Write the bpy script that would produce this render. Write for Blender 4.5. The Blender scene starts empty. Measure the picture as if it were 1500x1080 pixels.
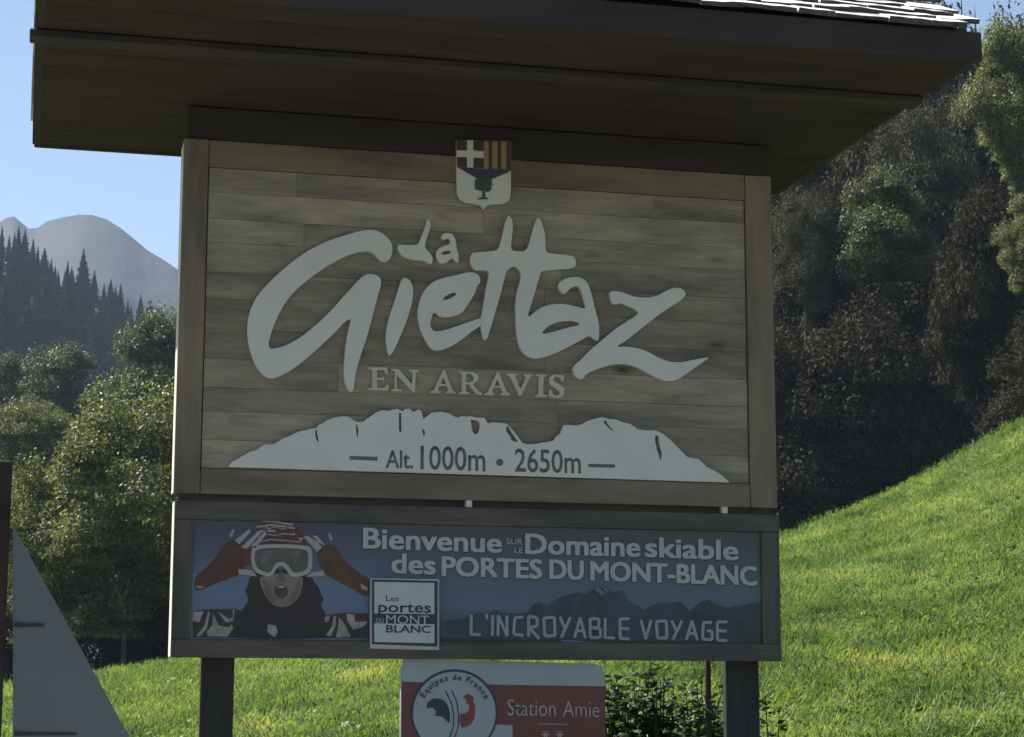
import bpy, math, random
import numpy as np
from mathutils import Vector, Matrix
random.seed(7); rng = np.random.default_rng(11)
sc = bpy.context.scene
# ------------------------------------------------------------------ camera
F = 2950.0
CAM = Vector((-0.5526, -7.9106, 1.2441))
YAW, PITCH, ROLL = -0.2367, 0.1648, 0.0014
cam = bpy.data.objects.new('camera', bpy.data.cameras.new('camera'))
sc.collection.objects.link(cam); sc.camera = cam
cam.data.sensor_width = 36; cam.data.lens = 36*F/1500
cam.data.clip_start = .05; cam.data.clip_end = 20000
R = (Matrix.Rotation(YAW, 3, 'Z') @ Matrix.Rotation(PITCH, 3, 'X') @ Matrix(((1,0,0),(0,0,-1),(0,1,0))) @ Matrix.Rotation(ROLL, 3, 'Z'))
cam.matrix_world = Matrix.Translation(CAM) @ R.to_4x4()
# ------------------------------------------------------------------ sky and sun
SUN_EL, SUN_AZ = math.radians(50), math.radians(-45)      # azimuth from +Y towards +X
w = bpy.data.worlds.new('World'); sc.world = w; w.use_nodes = True
nt = w.node_tree; bg = nt.nodes['Background']
sky = nt.nodes.new('ShaderNodeTexSky'); sky.sky_type = 'NISHITA'; sky.sun_disc = False
sky.sun_elevation = SUN_EL; sky.sun_rotation = SUN_AZ; sky.altitude = 1000; sky.air_density = 1.0; sky.dust_density = 1.1; sky.ozone_density = 1.2
nt.links.new(sky.outputs[0], bg.inputs[0]); bg.inputs[1].default_value = 0.05
S = Vector((math.sin(SUN_AZ)*math.cos(SUN_EL), math.cos(SUN_AZ)*math.cos(SUN_EL), math.sin(SUN_EL)))
sun = bpy.data.objects.new('sun', bpy.data.lights.new('sun', 'SUN')); sc.collection.objects.link(sun)
sun.data.energy = 5.0; sun.data.angle = math.radians(.53); sun.data.color = (1, .94, .84)
sun.rotation_euler = S.to_track_quat('Z', 'Y').to_euler(); sun.location = S*50
sc.view_settings.view_transform = 'Standard'; sc.view_settings.look = 'None'
sc.view_settings.exposure = 1.55; sc.view_settings.gamma = 1
sc.render.engine = 'CYCLES'; sc.cycles.volume_bounces = 0; sc.cycles.max_bounces = 6; sc.cycles.transparent_max_bounces = 6

# ------------------------------------------------------------------ helpers
def ray(px, py):
    return (R @ Vector(((px-750)/F, -(py-540)/F, -1))).normalized()
def on_plane(px, py, y=0.0):
    """point of the upright plane Y=y seen at a pixel of the photograph"""
    d = ray(px, py); t = (y-CAM.y)/d.y
    return CAM + d*t
FW = Vector((math.sin(-YAW), math.cos(YAW), 0)); RT = Vector((math.cos(YAW), math.sin(YAW), 0))
def at(px, py, dist):
    d = ray(px, py); t = dist/(d.dot(FW)); return CAM + d*t
def dl(p): v = Vector((p[0]-CAM.x, p[1]-CAM.y, 0)); return v.dot(FW), v.dot(RT)
def world(d, l, z=0): v = FW*d + RT*l; return Vector((CAM.x+v.x, CAM.y+v.y, z))

class MB:
    def __init__(s): s.v=[]; s.f=[]; s.mi=[]; s.cur=0
    def add(s, vs, fs):
        o=len(s.v); s.v+= [tuple(v) for v in vs]; s.f+=[tuple(i+o for i in f) for f in fs]; s.mi+=[s.cur]*len(fs)
    def box(s, x0,x1,y0,y1,z0,z1, c=.0):
        s.add([(x0,y0,z0),(x1,y0,z0),(x1,y1,z0),(x0,y1,z0),(x0,y0,z1),(x1,y0,z1),(x1,y1,z1),(x0,y1,z1)],
              [(0,3,2,1),(4,5,6,7),(0,1,5,4),(1,2,6,5),(2,3,7,6),(3,0,4,7)])
    def prism(s, pts, depth):           # pts: 3D loop, extruded by vector depth
        n=len(pts); a=[Vector(p) for p in pts]; b=[p+Vector(depth) for p in a]
        s.add(a+b, [tuple(range(n)), tuple(range(2*n-1,n-1,-1))]+[(i,(i+n),((i+1)%n+n),(i+1)%n) for i in range(n)])
    def tube(s, pts, radii, n=7):
        rings=[]; o=len(s.v); pts=[Vector(p) for p in pts]
        for i,p in enumerate(pts):
            t=(pts[min(i+1,len(pts)-1)]-pts[max(i-1,0)]).normalized()
            u=t.orthogonal().normalized(); v=t.cross(u)
            for k in range(n):
                a=2*math.pi*k/n; s.v.append(tuple(p+(u*math.cos(a)+v*math.sin(a))*radii[i]))
        for i in range(len(pts)-1):
            for k in range(n):
                s.f.append((o+i*n+k,o+i*n+(k+1)%n,o+(i+1)*n+(k+1)%n,o+(i+1)*n+k)); s.mi.append(s.cur)
    def build(s, name, mat, parent=None, bevel=0, smooth=False):
        me=bpy.data.meshes.new(name); me.from_pydata(s.v,[],s.f); me.validate()
        for m in (mat if isinstance(mat,(list,tuple)) else [mat]): me.materials.append(m)
        if isinstance(mat,(list,tuple)) and len(me.polygons)==len(s.mi):
            me.polygons.foreach_set('material_index', s.mi)
        if smooth: me.polygons.foreach_set('use_smooth',[True]*len(me.polygons))
        o=link(name,me,parent)
        if bevel:
            b=o.modifiers.new('bevel','BEVEL'); b.width=bevel; b.segments=1
        return o
def link(name, me, parent=None):
    o=bpy.data.objects.new(name,me); sc.collection.objects.link(o)
    if parent: o.parent=parent; o.matrix_parent_inverse=Matrix.Translation(parent.location).inverted() if parent.type=='EMPTY' or True else Matrix()
    return o
def tag(o,label=None,cat=None,group=None,kind=None):
    if label:o['label']=label
    if cat:o['category']=cat
    if group:o['group']=group
    if kind:o['kind']=kind
    return o
def empty(name,loc): 
    o=bpy.data.objects.new(name,None); sc.collection.objects.link(o); o.location=loc; o.empty_display_size=.2; return o
def bulk(name, verts, faces, mat, parent=None, smooth=False):
    """verts (n,3) array, faces (m,4) array"""
    me=bpy.data.meshes.new(name); k=faces.shape[1]
    me.vertices.add(len(verts)); me.vertices.foreach_set('co', np.asarray(verts,np.float32).ravel())
    me.loops.add(faces.size); me.loops.foreach_set('vertex_index', faces.astype(np.int32).ravel())
    me.polygons.add(len(faces)); me.polygons.foreach_set('loop_start', np.arange(0,faces.size,k,dtype=np.int32))
    if smooth: me.polygons.foreach_set('use_smooth', np.ones(len(faces),bool))
    me.update(calc_edges=True); me.validate(); me.materials.append(mat)
    return me

# ------------------------------------------------------------------ materials
def nodes(name):
    m=bpy.data.materials.new(name); m.use_nodes=True; t=m.node_tree; b=t.nodes['Principled BSDF']; return m,t,b
def N(t,typ,**k):
    n=t.nodes.new(typ)
    for a,v in k.items(): setattr(n,a,v)
    return n
def ramp(t, src, stops):
    r=N(t,'ShaderNodeValToRGB'); e=r.color_ramp.elements
    while len(e)<len(stops): e.new(.5)
    for el,(p,c) in zip(e,stops): el.position=p; el.color=(*c,1)
    t.links.new(src,r.inputs[0]); return r.outputs[0]
def mix(t,fac,a,b,mode='MIX'):
    m=N(t,'ShaderNodeMix',data_type='RGBA',blend_type=mode)
    for i,v in ((0,fac),(6,a),(7,b)):
        if hasattr(v,'links'): t.links.new(v,m.inputs[i])
        else: m.inputs[i].default_value=v if i==0 else (*v,1)
    return m.outputs[2]
def bumpify(t,b,h,s,dist=.01):
    n=N(t,'ShaderNodeBump'); n.inputs['Strength'].default_value=s; n.inputs['Distance'].default_value=dist
    t.links.new(h,n.inputs['Height']); t.links.new(n.outputs[0],b.inputs['Normal'])
def wood(name, c0, c1, c2, axis='X', rough=.8, knots=True, vary=.35):
    m,t,b=nodes(name); tc=N(t,'ShaderNodeTexCoord'); oi=N(t,'ShaderNodeObjectInfo')
    mp=N(t,'ShaderNodeMapping'); sc_={'X':(2.4,17,17),'Z':(14,14,1.2),'Y':(14,1.2,14)}[axis]; mp.inputs['Scale'].default_value=sc_
    off=N(t,'ShaderNodeVectorMath',operation='SCALE'); off.inputs['Scale'].default_value=37
    cb=N(t,'ShaderNodeCombineXYZ')
    for i in range(3): t.links.new(oi.outputs['Random'],cb.inputs[i])
    t.links.new(cb.outputs[0],off.inputs[0]); ad=N(t,'ShaderNodeVectorMath',operation='ADD')
    t.links.new(tc.outputs['Object'],ad.inputs[0]); t.links.new(off.outputs[0],ad.inputs[1]); t.links.new(ad.outputs[0],mp.inputs[0])
    n=N(t,'ShaderNodeTexNoise'); n.inputs['Scale'].default_value=2.2; n.inputs['Detail'].default_value=9; n.inputs['Roughness'].default_value=.65; n.inputs['Distortion'].default_value=.6
    t.links.new(mp.outputs[0],n.inputs['Vector'])
    col=ramp(t,n.outputs['Fac'],[(.28,c0),(.5,c1),(.72,c2)])
    n2=N(t,'ShaderNodeTexNoise'); n2.inputs['Scale'].default_value=3.; n2.inputs['Detail'].default_value=3
    mp2=N(t,'ShaderNodeMapping'); mp2.inputs['Scale'].default_value={'X':(.7,3,3),'Z':(3,3,.7),'Y':(3,.7,3)}[axis]
    t.links.new(ad.outputs[0],mp2.inputs[0]); t.links.new(mp2.outputs[0],n2.inputs['Vector'])
    blot=ramp(t,n2.outputs['Fac'],[(.3,(.66,.66,.7)),(.5,(1,.98,.97)),(.72,(1.22,1.2,1.1))])
    col=mix(t,1.,col,blot,'MULTIPLY')
    if knots:
        v=N(t,'ShaderNodeTexVoronoi'); v.inputs['Scale'].default_value=3.1
        mp3=N(t,'ShaderNodeMapping'); mp3.inputs['Scale'].default_value={'X':(.8,2.2,2.2),'Z':(2.2,2.2,.8),'Y':(2.2,.8,2.2)}[axis]
        t.links.new(ad.outputs[0],mp3.inputs[0]); t.links.new(mp3.outputs[0],v.inputs['Vector'])
        k=ramp(t,v.outputs['Distance'],[(.035,(.3,.27,.24)),(.075,(.62,.6,.56)),(.13,(.9,.88,.85)),(.19,(1,1,1))]); col=mix(t,1.,col,k,'MULTIPLY')
    mr=N(t,'ShaderNodeMapRange'); mr.inputs['To Min'].default_value=1-vary; mr.inputs['To Max'].default_value=1+vary
    t.links.new(oi.outputs['Random'],mr.inputs[0])
    hs=N(t,'ShaderNodeHueSaturation'); t.links.new(col,hs.inputs['Color']); t.links.new(mr.outputs[0],hs.inputs['Value'])
    t.links.new(hs.outputs[0],b.inputs['Base Color']); b.inputs['Roughness'].default_value=rough; b.inputs['Specular IOR Level'].default_value=.25
    bumpify(t,b,n.outputs['Fac'],.5,.004); return m
def paint(name, c, rough=.5, spec=.4, dirt=.12, scale=6):
    m,t,b=nodes(name); tc=N(t,'ShaderNodeTexCoord'); n=N(t,'ShaderNodeTexNoise'); n.inputs['Scale'].default_value=scale; n.inputs['Detail'].default_value=6
    t.links.new(tc.outputs['Object'],n.inputs['Vector'])
    col=ramp(t,n.outputs['Fac'],[(.3,tuple(x*(1-dirt) for x in c)),(.6,c)])
    t.links.new(col,b.inputs['Base Color']); b.inputs['Roughness'].default_value=rough; b.inputs['Specular IOR Level'].default_value=spec; return m
def leafmat(name, c0, c1, c2, trans=.35, nscale=.6, rough=.55):
    m=bpy.data.materials.new(name); m.use_nodes=True; t=m.node_tree; b=t.nodes['Principled BSDF']; out=t.nodes['Material Output']
    g=N(t,'ShaderNodeNewGeometry'); n=N(t,'ShaderNodeTexNoise'); n.inputs['Scale'].default_value=nscale; n.inputs['Detail'].default_value=3
    t.links.new(g.outputs['Position'],n.inputs['Vector'])
    r=N(t,'ShaderNodeMath',operation='MULTIPLY_ADD'); r.inputs[1].default_value=.45; t.links.new(g.outputs['Random Per Island'],r.inputs[0])
    sub=N(t,'ShaderNodeMath',operation='SUBTRACT'); t.links.new(n.outputs['Fac'],sub.inputs[0]); sub.inputs[1].default_value=.22
    t.links.new(sub.outputs[0],r.inputs[2])
    col=ramp(t,r.outputs[0],[(.25,c0),(.5,c1),(.8,c2)])
    t.links.new(col,b.inputs['Base Color']); b.inputs['Roughness'].default_value=rough; b.inputs['Specular IOR Level'].default_value=.35
    tr=N(t,'ShaderNodeBsdfTranslucent'); tc=mix(t,1.,col,(1.25,1.35,.6),'MULTIPLY'); t.links.new(tc,tr.inputs[0])
    ms=N(t,'ShaderNodeMixShader'); ms.inputs[0].default_value=trans; t.links.new(b.outputs[0],ms.inputs[1]); t.links.new(tr.outputs[0],ms.inputs[2]); t.links.new(ms.outputs[0],out.inputs[0])
    return m
def grassmat(name,c0,c1,c2,trans,ns,rough):
    m=leafmat(name,c0,c1,c2,trans,ns,rough); t=m.node_tree; b=t.nodes['Principled BSDF']; g=N(t,'ShaderNodeNewGeometry')
    n=N(t,'ShaderNodeTexNoise'); n.inputs['Scale'].default_value=1.1; n.inputs['Detail'].default_value=8; n.inputs['Roughness'].default_value=.7; t.links.new(g.outputs['Position'],n.inputs['Vector'])
    k=ramp(t,n.outputs['Fac'],[(.36,(.30,.42,.45)),(.46,(.72,.84,.85)),(.56,(1,1,1)),(.68,(1.45,1.2,1.1))])
    old=b.inputs['Base Color'].links[0].from_socket; o=mix(t,1.,old,k,'MULTIPLY'); t.links.new(o,b.inputs['Base Color'])
    for l in list(old.links):
        if l.to_node.type=='MIX' and l.to_node!=o.node: t.links.new(o,l.to_socket)
    b.inputs['Specular IOR Level'].default_value=.15
    return m
M={}
M['plank']=wood('weathered_plank',(.175,.158,.118),(.235,.213,.162),(.295,.273,.215),'X',.8,True,.2)
M['frame']=wood('brown_frame_wood',(.135,.113,.082),(.16,.134,.099),(.185,.158,.12),'X',.75,False,.08)
M['framez']=wood('brown_stile_wood',(.135,.113,.082),(.16,.134,.099),(.185,.158,.12),'Z',.75,False,.08)
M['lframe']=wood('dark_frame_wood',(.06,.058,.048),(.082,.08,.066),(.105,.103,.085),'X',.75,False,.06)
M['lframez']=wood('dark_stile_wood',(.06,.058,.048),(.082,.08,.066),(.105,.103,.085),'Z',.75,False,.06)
M['side']=wood('sunlit_edge_wood',(.5,.46,.38),(.62,.58,.5),(.7,.67,.6),'Z',.6,False,.05)  # pale wood with the sun on the boards' left edges painted in
M['post']=wood('black_post_wood',(.014,.015,.015),(.024,.025,.024),(.036,.036,.034),'Z',.7,False,.1)
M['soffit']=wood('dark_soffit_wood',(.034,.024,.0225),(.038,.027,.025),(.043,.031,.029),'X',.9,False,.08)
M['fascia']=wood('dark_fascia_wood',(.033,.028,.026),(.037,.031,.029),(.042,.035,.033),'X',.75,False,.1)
M['shingle']=wood('grey_cedar_shingle',(.5,.49,.47),(.66,.65,.63),(.78,.77,.75),'Y',.55,False,.25)  # lit copy: grey cedar made paler for the sun on the tops
M['butt']=wood('shaded_shingle_butt',(.03,.028,.026),(.06,.056,.052),(.09,.085,.08),'Y',.8,False,.3)  # shaded copy: shade on the front butts painted in as dark colour
M['white']=paint('white_lacquer',(.55,.555,.505),.4,.4,.08)
M['stone']=paint('cream_letter_paint',(.46,.445,.38),.5,.3,.1)
M['ink']=paint('dark_grey_ink',(.11,.115,.10),.5,.3)
M['darkred']=paint('dull_dark_red_print',(.062,.038,.033)); M['gold']=paint('dull_gold_print',(.27,.20,.095)); M['navy']=paint('navy_print',(0.040,0.043,0.068)); M['greenink']=paint('dark_green_print',(0.054,0.068,0.050))
M['txt']=paint('pale_grey_print',(0.360,0.382,0.382),.45,.3,.08); M['txtdim']=paint('dim_grey_print',(0.259,0.302,0.310),.45,.3,.15)
M['black']=paint('black_print',(0.022,0.023,0.026)); M['hair']=paint('soft_black_print',(0.029,0.026,0.026),.5,.3)
M['orange']=paint('rust_orange_print',(.105,.044,.033),.5,.3,.4,14); M['brownor']=paint('brown_orange_print',(.10,.052,.03),.5,.3,.4,14)
M['skin']=paint('grey_skin_print',(0.194,0.169,0.137),.5,.3,.3,20); M['lens']=paint('goggle_lens_print',(0.086,0.083,0.068),.35,.4,.4,12); M['gogg']=paint('goggle_frame_print',(0.331,0.324,0.302))
M['hat']=paint('maroon_knit_print',(.10,.048,.048),.5,.3,.4,40); M['glove']=paint('grey_pattern_print',(0.302,0.288,0.274)); M['mouth']=paint('dark_mouth_print',(0.058,0.036,0.032))
M['snowc']=paint('pale_collar_print',(0.288,0.288,0.274),.5,.3,.4,30)
M['skin2']=paint('shaded_skin_print',(.14,.115,.092),.5,.3,.3,20); M['lens2']=paint('goggle_reflection_print',(.11,.105,.09),.4)
M['printdark']=paint('dark_maroon_print',(0.054,0.040,0.040),.5,.3,.5,30)
M['bluehaze']=paint('blue_grey_print',(0.101,0.137,0.194)); M['mtn']=paint('dark_blue_mountain_print',(0.036,0.052,0.079),.4,.4,.5,9); M['mtn2']=paint('dark_green_mountain_print',(0.030,0.042,0.049),.4,.4,.4,12)
M['foot']=paint('black_foot_print',(0.029,0.032,0.033)); M['plaque']=paint('plaque_white',(0.403,0.446,0.446)); M['plaqueedge']=paint('plaque_grey_edge',(0.324,0.346,0.360),.35,.5); M['deepnavy']=paint('deep_navy_print',(0.022,0.035,0.050))
M['red']=paint('brick_red_sign_paint',(0.115,0.036,0.030),.45,.4,.15); M['bluegrey']=paint('pale_sign_paint',(0.259,0.310,0.331),.4,.4,.1); M['rednote']=paint('rooster_red',(0.158,0.043,0.036)); M['thin']=paint('thin_lettering',(0.360,0.338,0.324))
M['metal']=paint('grey_sheet_metal',(0.122,0.137,0.140),.55,.4,.12,2); M['slot']=paint('dark_bracket_steel',(0.022,0.024,0.026),.5)
M['steel']=paint('galvanised_steel',(0.216,0.223,0.230),.4,.6)
M['banner'],t,b=nodes('banner_print'); g=N(t,'ShaderNodeTexCoord'); sp=N(t,'ShaderNodeSeparateXYZ'); t.links.new(g.outputs['Generated'],sp.inputs[0])
n=N(t,'ShaderNodeTexNoise'); n.inputs['Scale'].default_value=3; t.links.new(g.outputs['Object'],n.inputs['Vector'])
ad=N(t,'ShaderNodeMath',operation='MULTIPLY_ADD'); ad.inputs[1].default_value=.12; t.links.new(n.outputs['Fac'],ad.inputs[0]); t.links.new(sp.outputs[2],ad.inputs[2])
right=ramp(t,ad.outputs[0],[(.1,(0.028,0.034,0.043)),(.35,(0.081,0.124,0.174)),(.65,(0.074,0.112,0.136)),(1.0,(0.068,0.065,0.065))])
left=ramp(t,ad.outputs[0],[(.1,(0.099,0.149,0.236)),(.55,(0.105,0.143,0.223)),(.8,(0.074,0.081,0.130)),(1.0,(0.062,0.062,0.093))])
fx=ramp(t,sp.outputs[0],[(.25,(0.000,0.000,0.000)),(.42,(1.000,1.000,1.000))]); sx=N(t,'ShaderNodeSeparateColor'); t.links.new(fx,sx.inputs[0])
t.links.new(mix(t,sx.outputs[0],left,right),b.inputs['Base Color']); b.inputs['Roughness'].default_value=.4; b.inputs['Specular IOR Level'].default_value=.35

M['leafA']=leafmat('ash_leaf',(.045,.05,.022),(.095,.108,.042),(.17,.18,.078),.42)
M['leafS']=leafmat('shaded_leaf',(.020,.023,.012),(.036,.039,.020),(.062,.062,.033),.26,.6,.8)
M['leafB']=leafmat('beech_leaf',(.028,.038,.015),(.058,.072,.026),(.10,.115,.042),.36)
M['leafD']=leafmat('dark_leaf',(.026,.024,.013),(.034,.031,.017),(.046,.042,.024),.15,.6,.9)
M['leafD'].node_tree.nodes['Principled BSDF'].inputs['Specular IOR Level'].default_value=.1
M['needle']=leafmat('spruce_needle',(.014,.020,.016),(.020,.028,.022),(.028,.037,.029),.05,.05,1.0); M['needle'].node_tree.nodes['Principled BSDF'].inputs['Specular IOR Level'].default_value=.0
M['weed']=leafmat('nettle_leaf',(.012,.020,.008),(.022,.036,.012),(.045,.06,.02),.22,6)
M['grass']=grassmat('meadow_grass_blade',(.095,.13,.045),(.16,.205,.07),(.27,.29,.13),.48,.55,.75)
M['dock']=leafmat('broad_meadow_leaf',(.035,.07,.015),(.075,.125,.025),(.15,.21,.05),.4,3)
M['straw']=paint('dry_straw',(.48,.47,.26),.6)
M['bark']=wood('grey_bark',(.03,.026,.02),(.055,.048,.038),(.09,.08,.065),'Z',.9,False,.2)
def groundmat():
    m,t,b=nodes('ground_cover'); g=N(t,'ShaderNodeNewGeometry'); n=N(t,'ShaderNodeTexNoise'); n.inputs['Scale'].default_value=.5; n.inputs['Detail'].default_value=12; n.inputs['Roughness'].default_value=.7
    t.links.new(g.outputs['Position'],n.inputs['Vector'])
    grass=ramp(t,n.outputs['Fac'],[(.3,(.05,.085,.02)),(.55,(.09,.14,.03)),(.75,(.14,.18,.05))])
    t.links.new(grass,b.inputs['Base Color']); b.inputs['Roughness'].default_value=.9; bumpify(t,b,n.outputs['Fac'],.6,.3); return m
M['ground']=groundmat()
def plainnoise(name,c0,c1,scale,bs=.4,rough=.95,dist=.5):
    m,t,b=nodes(name); g=N(t,'ShaderNodeNewGeometry'); n=N(t,'ShaderNodeTexNoise'); n.inputs['Scale'].default_value=scale; n.inputs['Detail'].default_value=10
    t.links.new(g.outputs['Position'],n.inputs['Vector']); t.links.new(ramp(t,n.outputs['Fac'],[(.35,c0),(.65,c1)]),b.inputs['Base Color']); b.inputs['Roughness'].default_value=rough; b.inputs['Specular IOR Level'].default_value=.2
    bumpify(t,b,n.outputs['Fac'],bs,dist); return m
M['floor']=plainnoise('forest_floor',(.018,.016,.010),(.04,.036,.022),.8)
M['rock']=plainnoise('mountain_rock_and_scrub',(.014,.02,.026),(.026,.032,.038),.008,.8,.95,25)
M['bouncegravel']=plainnoise('bounce_gravel',(.15,.14,.12),(.24,.225,.20),25,.5,.9,.02)  # made-up pale ground surface for bounce light
M['asphalt']=plainnoise('asphalt',(.10,.10,.098),(.14,.14,.135),30,.3,.9,.01)

# ------------------------------------------------------------------ terrain (d = metres ahead of the camera, l = metres to its right)
def crest(l): return float(np.interp(l,[-60,-12,-7.1,-3,4.7,6.8,8.9,12,40],[-.6,1.0,1.62,2.3,4.02,4.85,6.05,7.2,17]))
DC=34.0
def hgt(d,l):
    H=crest(l)
    if d<8: z=-.02*max(0,8-d)*0
    elif d<=DC:
        s=(d-8)/(DC-8); z=H*(s*1.12-.12*s*s*s)
    else: z=H-.0075*(d-DC)**2 if d<DC+12 else H-1.08-.18*(d-DC-12)
    if d>DC+6:
        if l<0: k=0
        # far slopes: forested hillside rising to the right, long slope rising ahead and left
        r=min(1,max(0,(l+2+ (d-50)*.05)/10))
        up_r=max(0,d-52)*.34
        up_l=max(0,d-58)*.165 if d<150 else 15.2+(d-150)*.2
        far=-2.2+ r*up_r+(1-r)*up_l
        k=min(1,(d-DC-6)/12); k=k*k*(3-2*k)
        z=z*(1-k)+far*k
    return z
def sheet(name,ds,ls,mat,fn=hgt,dz=0,rough=.0):
    vs=[];nx=len(ls)
    for d in ds:
        for l in ls:
            p=world(d,l,fn(d,l)+dz+(random.uniform(-rough,rough) if rough else 0)); vs.append(p)
    f=[(i*nx+j,i*nx+j+1,(i+1)*nx+j+1,(i+1)*nx+j) for i in range(len(ds)-1) for j in range(nx-1)]
    me=bpy.data.meshes.new(name); me.from_pydata([tuple(v) for v in vs],[],f); me.materials.append(mat)
    me.polygons.foreach_set('use_smooth',[True]*len(f)); o=link(name,me); return tag(o,kind='structure')
near_d=[-40,-20,-8,-2,4,6,8]+[8+.75*i for i in range(1,48)]
sheet('meadow',near_d,[-60,-40,-25]+[-16+1*i for i in range(33)]+[22,30,45,60],M['ground'])
sheet('forest_ground',[43.9,45,47,50,54,58,64,70,80,95,110,130,150,180,220,280,320],[-400,-250,-150,-110,-80,-60,-40,-25]+[-16+2*i for i in range(17)]+[22,30,45,60,90,140,250,400],M['floor'],dz=-.02)
sheet('valley_ground',[-3000,-500,-41],[-3000,-500,-60,0,60,500,3000],M['ground'],fn=lambda d,l:-.05)
sheet('bounce_forecourt',[4.6,5.2,6,7,7.6],[-80,-20,0,20,80],M['bouncegravel'],dz=.008)  # unseen ground added to bounce sunlight onto the board and soffit
sheet('bounce_verge',[-14,-10,-5],[-80,-20,0,20,80],M['bouncegravel'],dz=.008)  # also unseen, added as a second bounce surface
road=sheet('road',[-5,-3,-1,1,3,4.6],[-80,-20,0,20,80],M['asphalt'],dz=.012)
# steep conifer hill on the left
def hill(d,l): return hill0(d/HS,l/HS)*HS
HS=.66
def hill0(d,l):
    # ridge seen from (px 0,y 425) falling to (px 255,y 520)
    u=l/ (d/500); base=float(np.interp(u,[-420,-260,-127,-84,-40,60,300],[170,140,112.8,90.5,72,48,60]))
    return base*min(1,max(0,(d-250)/250)) if d<=500 else base-(d-500)*.15
sheet('forest_hill',[HS*v for v in (240,270,300,330,360,400,440,470,500,520,560,620,760)],[HS*v for v in (-420,-340,-260,-200,-160,-140,-120,-105,-90,-75,-60,-40,-20,0,40,100,200,300)],M['floor'],fn=hill)
# far mountain
ridge=[(-900,470),(-600,420),(-300,380),(-120,360),(-40,352),(-15,335),(0,325),(10,319),(20,317),(30,325),(42,335),(55,334),(70,324),(95,318),(115,314.5),(135,315),(155,321),(175,333),(195,349),(215,366),(235,378),(255,391),(290,420),(350,460),(450,490),(600,500),(900,470),(1300,440),(1700,470),(2400,500)]
vs=[];fs=[]
Dm=1000
for i,(px,py) in enumerate(ridge):
    p=at(px,py,Dm); 
    for k,(dd,zz) in enumerate([(-250,-.05),(-176,.25),(-112,.5),(-53,.75),(0,1),(150,.6),(410,0)]):
        q=world(Dm+dd,(px-750)/F*(Dm+dd)*1.02+random.uniform(-2,2)*(k not in(4,)),0); q.z=p.z*zz+random.uniform(-4,4)*(k not in(0,3,4,6))-3
        if k==4: q=p
        vs.append(tuple(q))
n=7
fs=[(i*n+k,(i+1)*n+k,(i+1)*n+k+1,i*n+k+1) for i in range(len(ridge)-1) for k in range(n-1)]
me=bpy.data.meshes.new('far_mountain'); me.from_pydata(vs,[],fs); me.materials.append(M['rock']); me.polygons.foreach_set('use_smooth',[True]*len(fs))
tag(link('far_mountain',me),kind='structure')

# ------------------------------------------------------------------ the welcome sign
sign=tag(empty('welcome_sign',(1.25,.1,0)),'large roofed wooden welcome sign with white mountain village lettering and a blue ski banner below','sign')
PL=.02
def P(px,py,y=0): return on_plane(px,py,y)
def shape(name, loops, mat, parent, y0, thick, px=True, bevel=0):
    """a flat board cut to an outline (outer loop, then holes), front face at Y=y0, thickness behind it"""
    cu=bpy.data.curves.new(name,'CURVE'); cu.dimensions='2D'; cu.fill_mode='BOTH'; cu.extrude=thick/2
    for lp in loops:
        s=cu.splines.new('POLY'); pts=[on_plane(a,b_,y0) for a,b_ in lp] if px else [Vector((a,0,b_)) for a,b_ in lp]
        s.points.add(len(pts)-1)
        for k,p in enumerate(pts): s.points[k].co=(p.x,p.z,0,1)
        s.use_cyclic_u=True
    tmp=bpy.data.objects.new('tmp',cu); sc.collection.objects.link(tmp); bpy.context.view_layer.update()
    me=bpy.data.meshes.new_from_object(tmp.evaluated_get(bpy.context.evaluated_depsgraph_get())); bpy.data.objects.remove(tmp); me.name=name
    # XY curve plane -> XZ upright, front towards -Y
    co=np.empty(len(me.vertices)*3,np.float32); me.vertices.foreach_get('co',co); co=co.reshape(-1,3)
    me.vertices.foreach_set('co',np.stack([co[:,0],-co[:,2]+y0+thick/2,co[:,1]],1).astype(np.float32).ravel()); me.update()
    me.materials.clear(); me.materials.append(mat); o=link(name,me,parent); return o
def smooth_loop(pts,n=2):
    for _ in range(n):
        q=[]
        for i in range(len(pts)):
            a=pts[i];b_=pts[(i+1)%len(pts)]
            q.append((a[0]*.75+b_[0]*.25,a[1]*.75+b_[1]*.25)); q.append((a[0]*.25+b_[0]*.75,a[1]*.25+b_[1]*.75))
        pts=q
    return pts
def tr(pts,ox,oy,s): return [(ox+a/s,oy+b_/s) for a,b_ in pts]
def stroke_loop(pts,wd):
    """outline of a polyline of width wd (photo pixels)"""
    L=[];Rr=[];n=len(pts)
    for i in range(n):
        a=Vector(pts[max(i-1,0)]);b_=Vector(pts[min(i+1,n-1)]); t=(b_-a).normalized(); nn=Vector((-t.y,t.x))*wd/2; p=Vector(pts[i])
        L.append(tuple(p+nn)); Rr.append(tuple(p-nn))
    return L+Rr[::-1]
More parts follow.
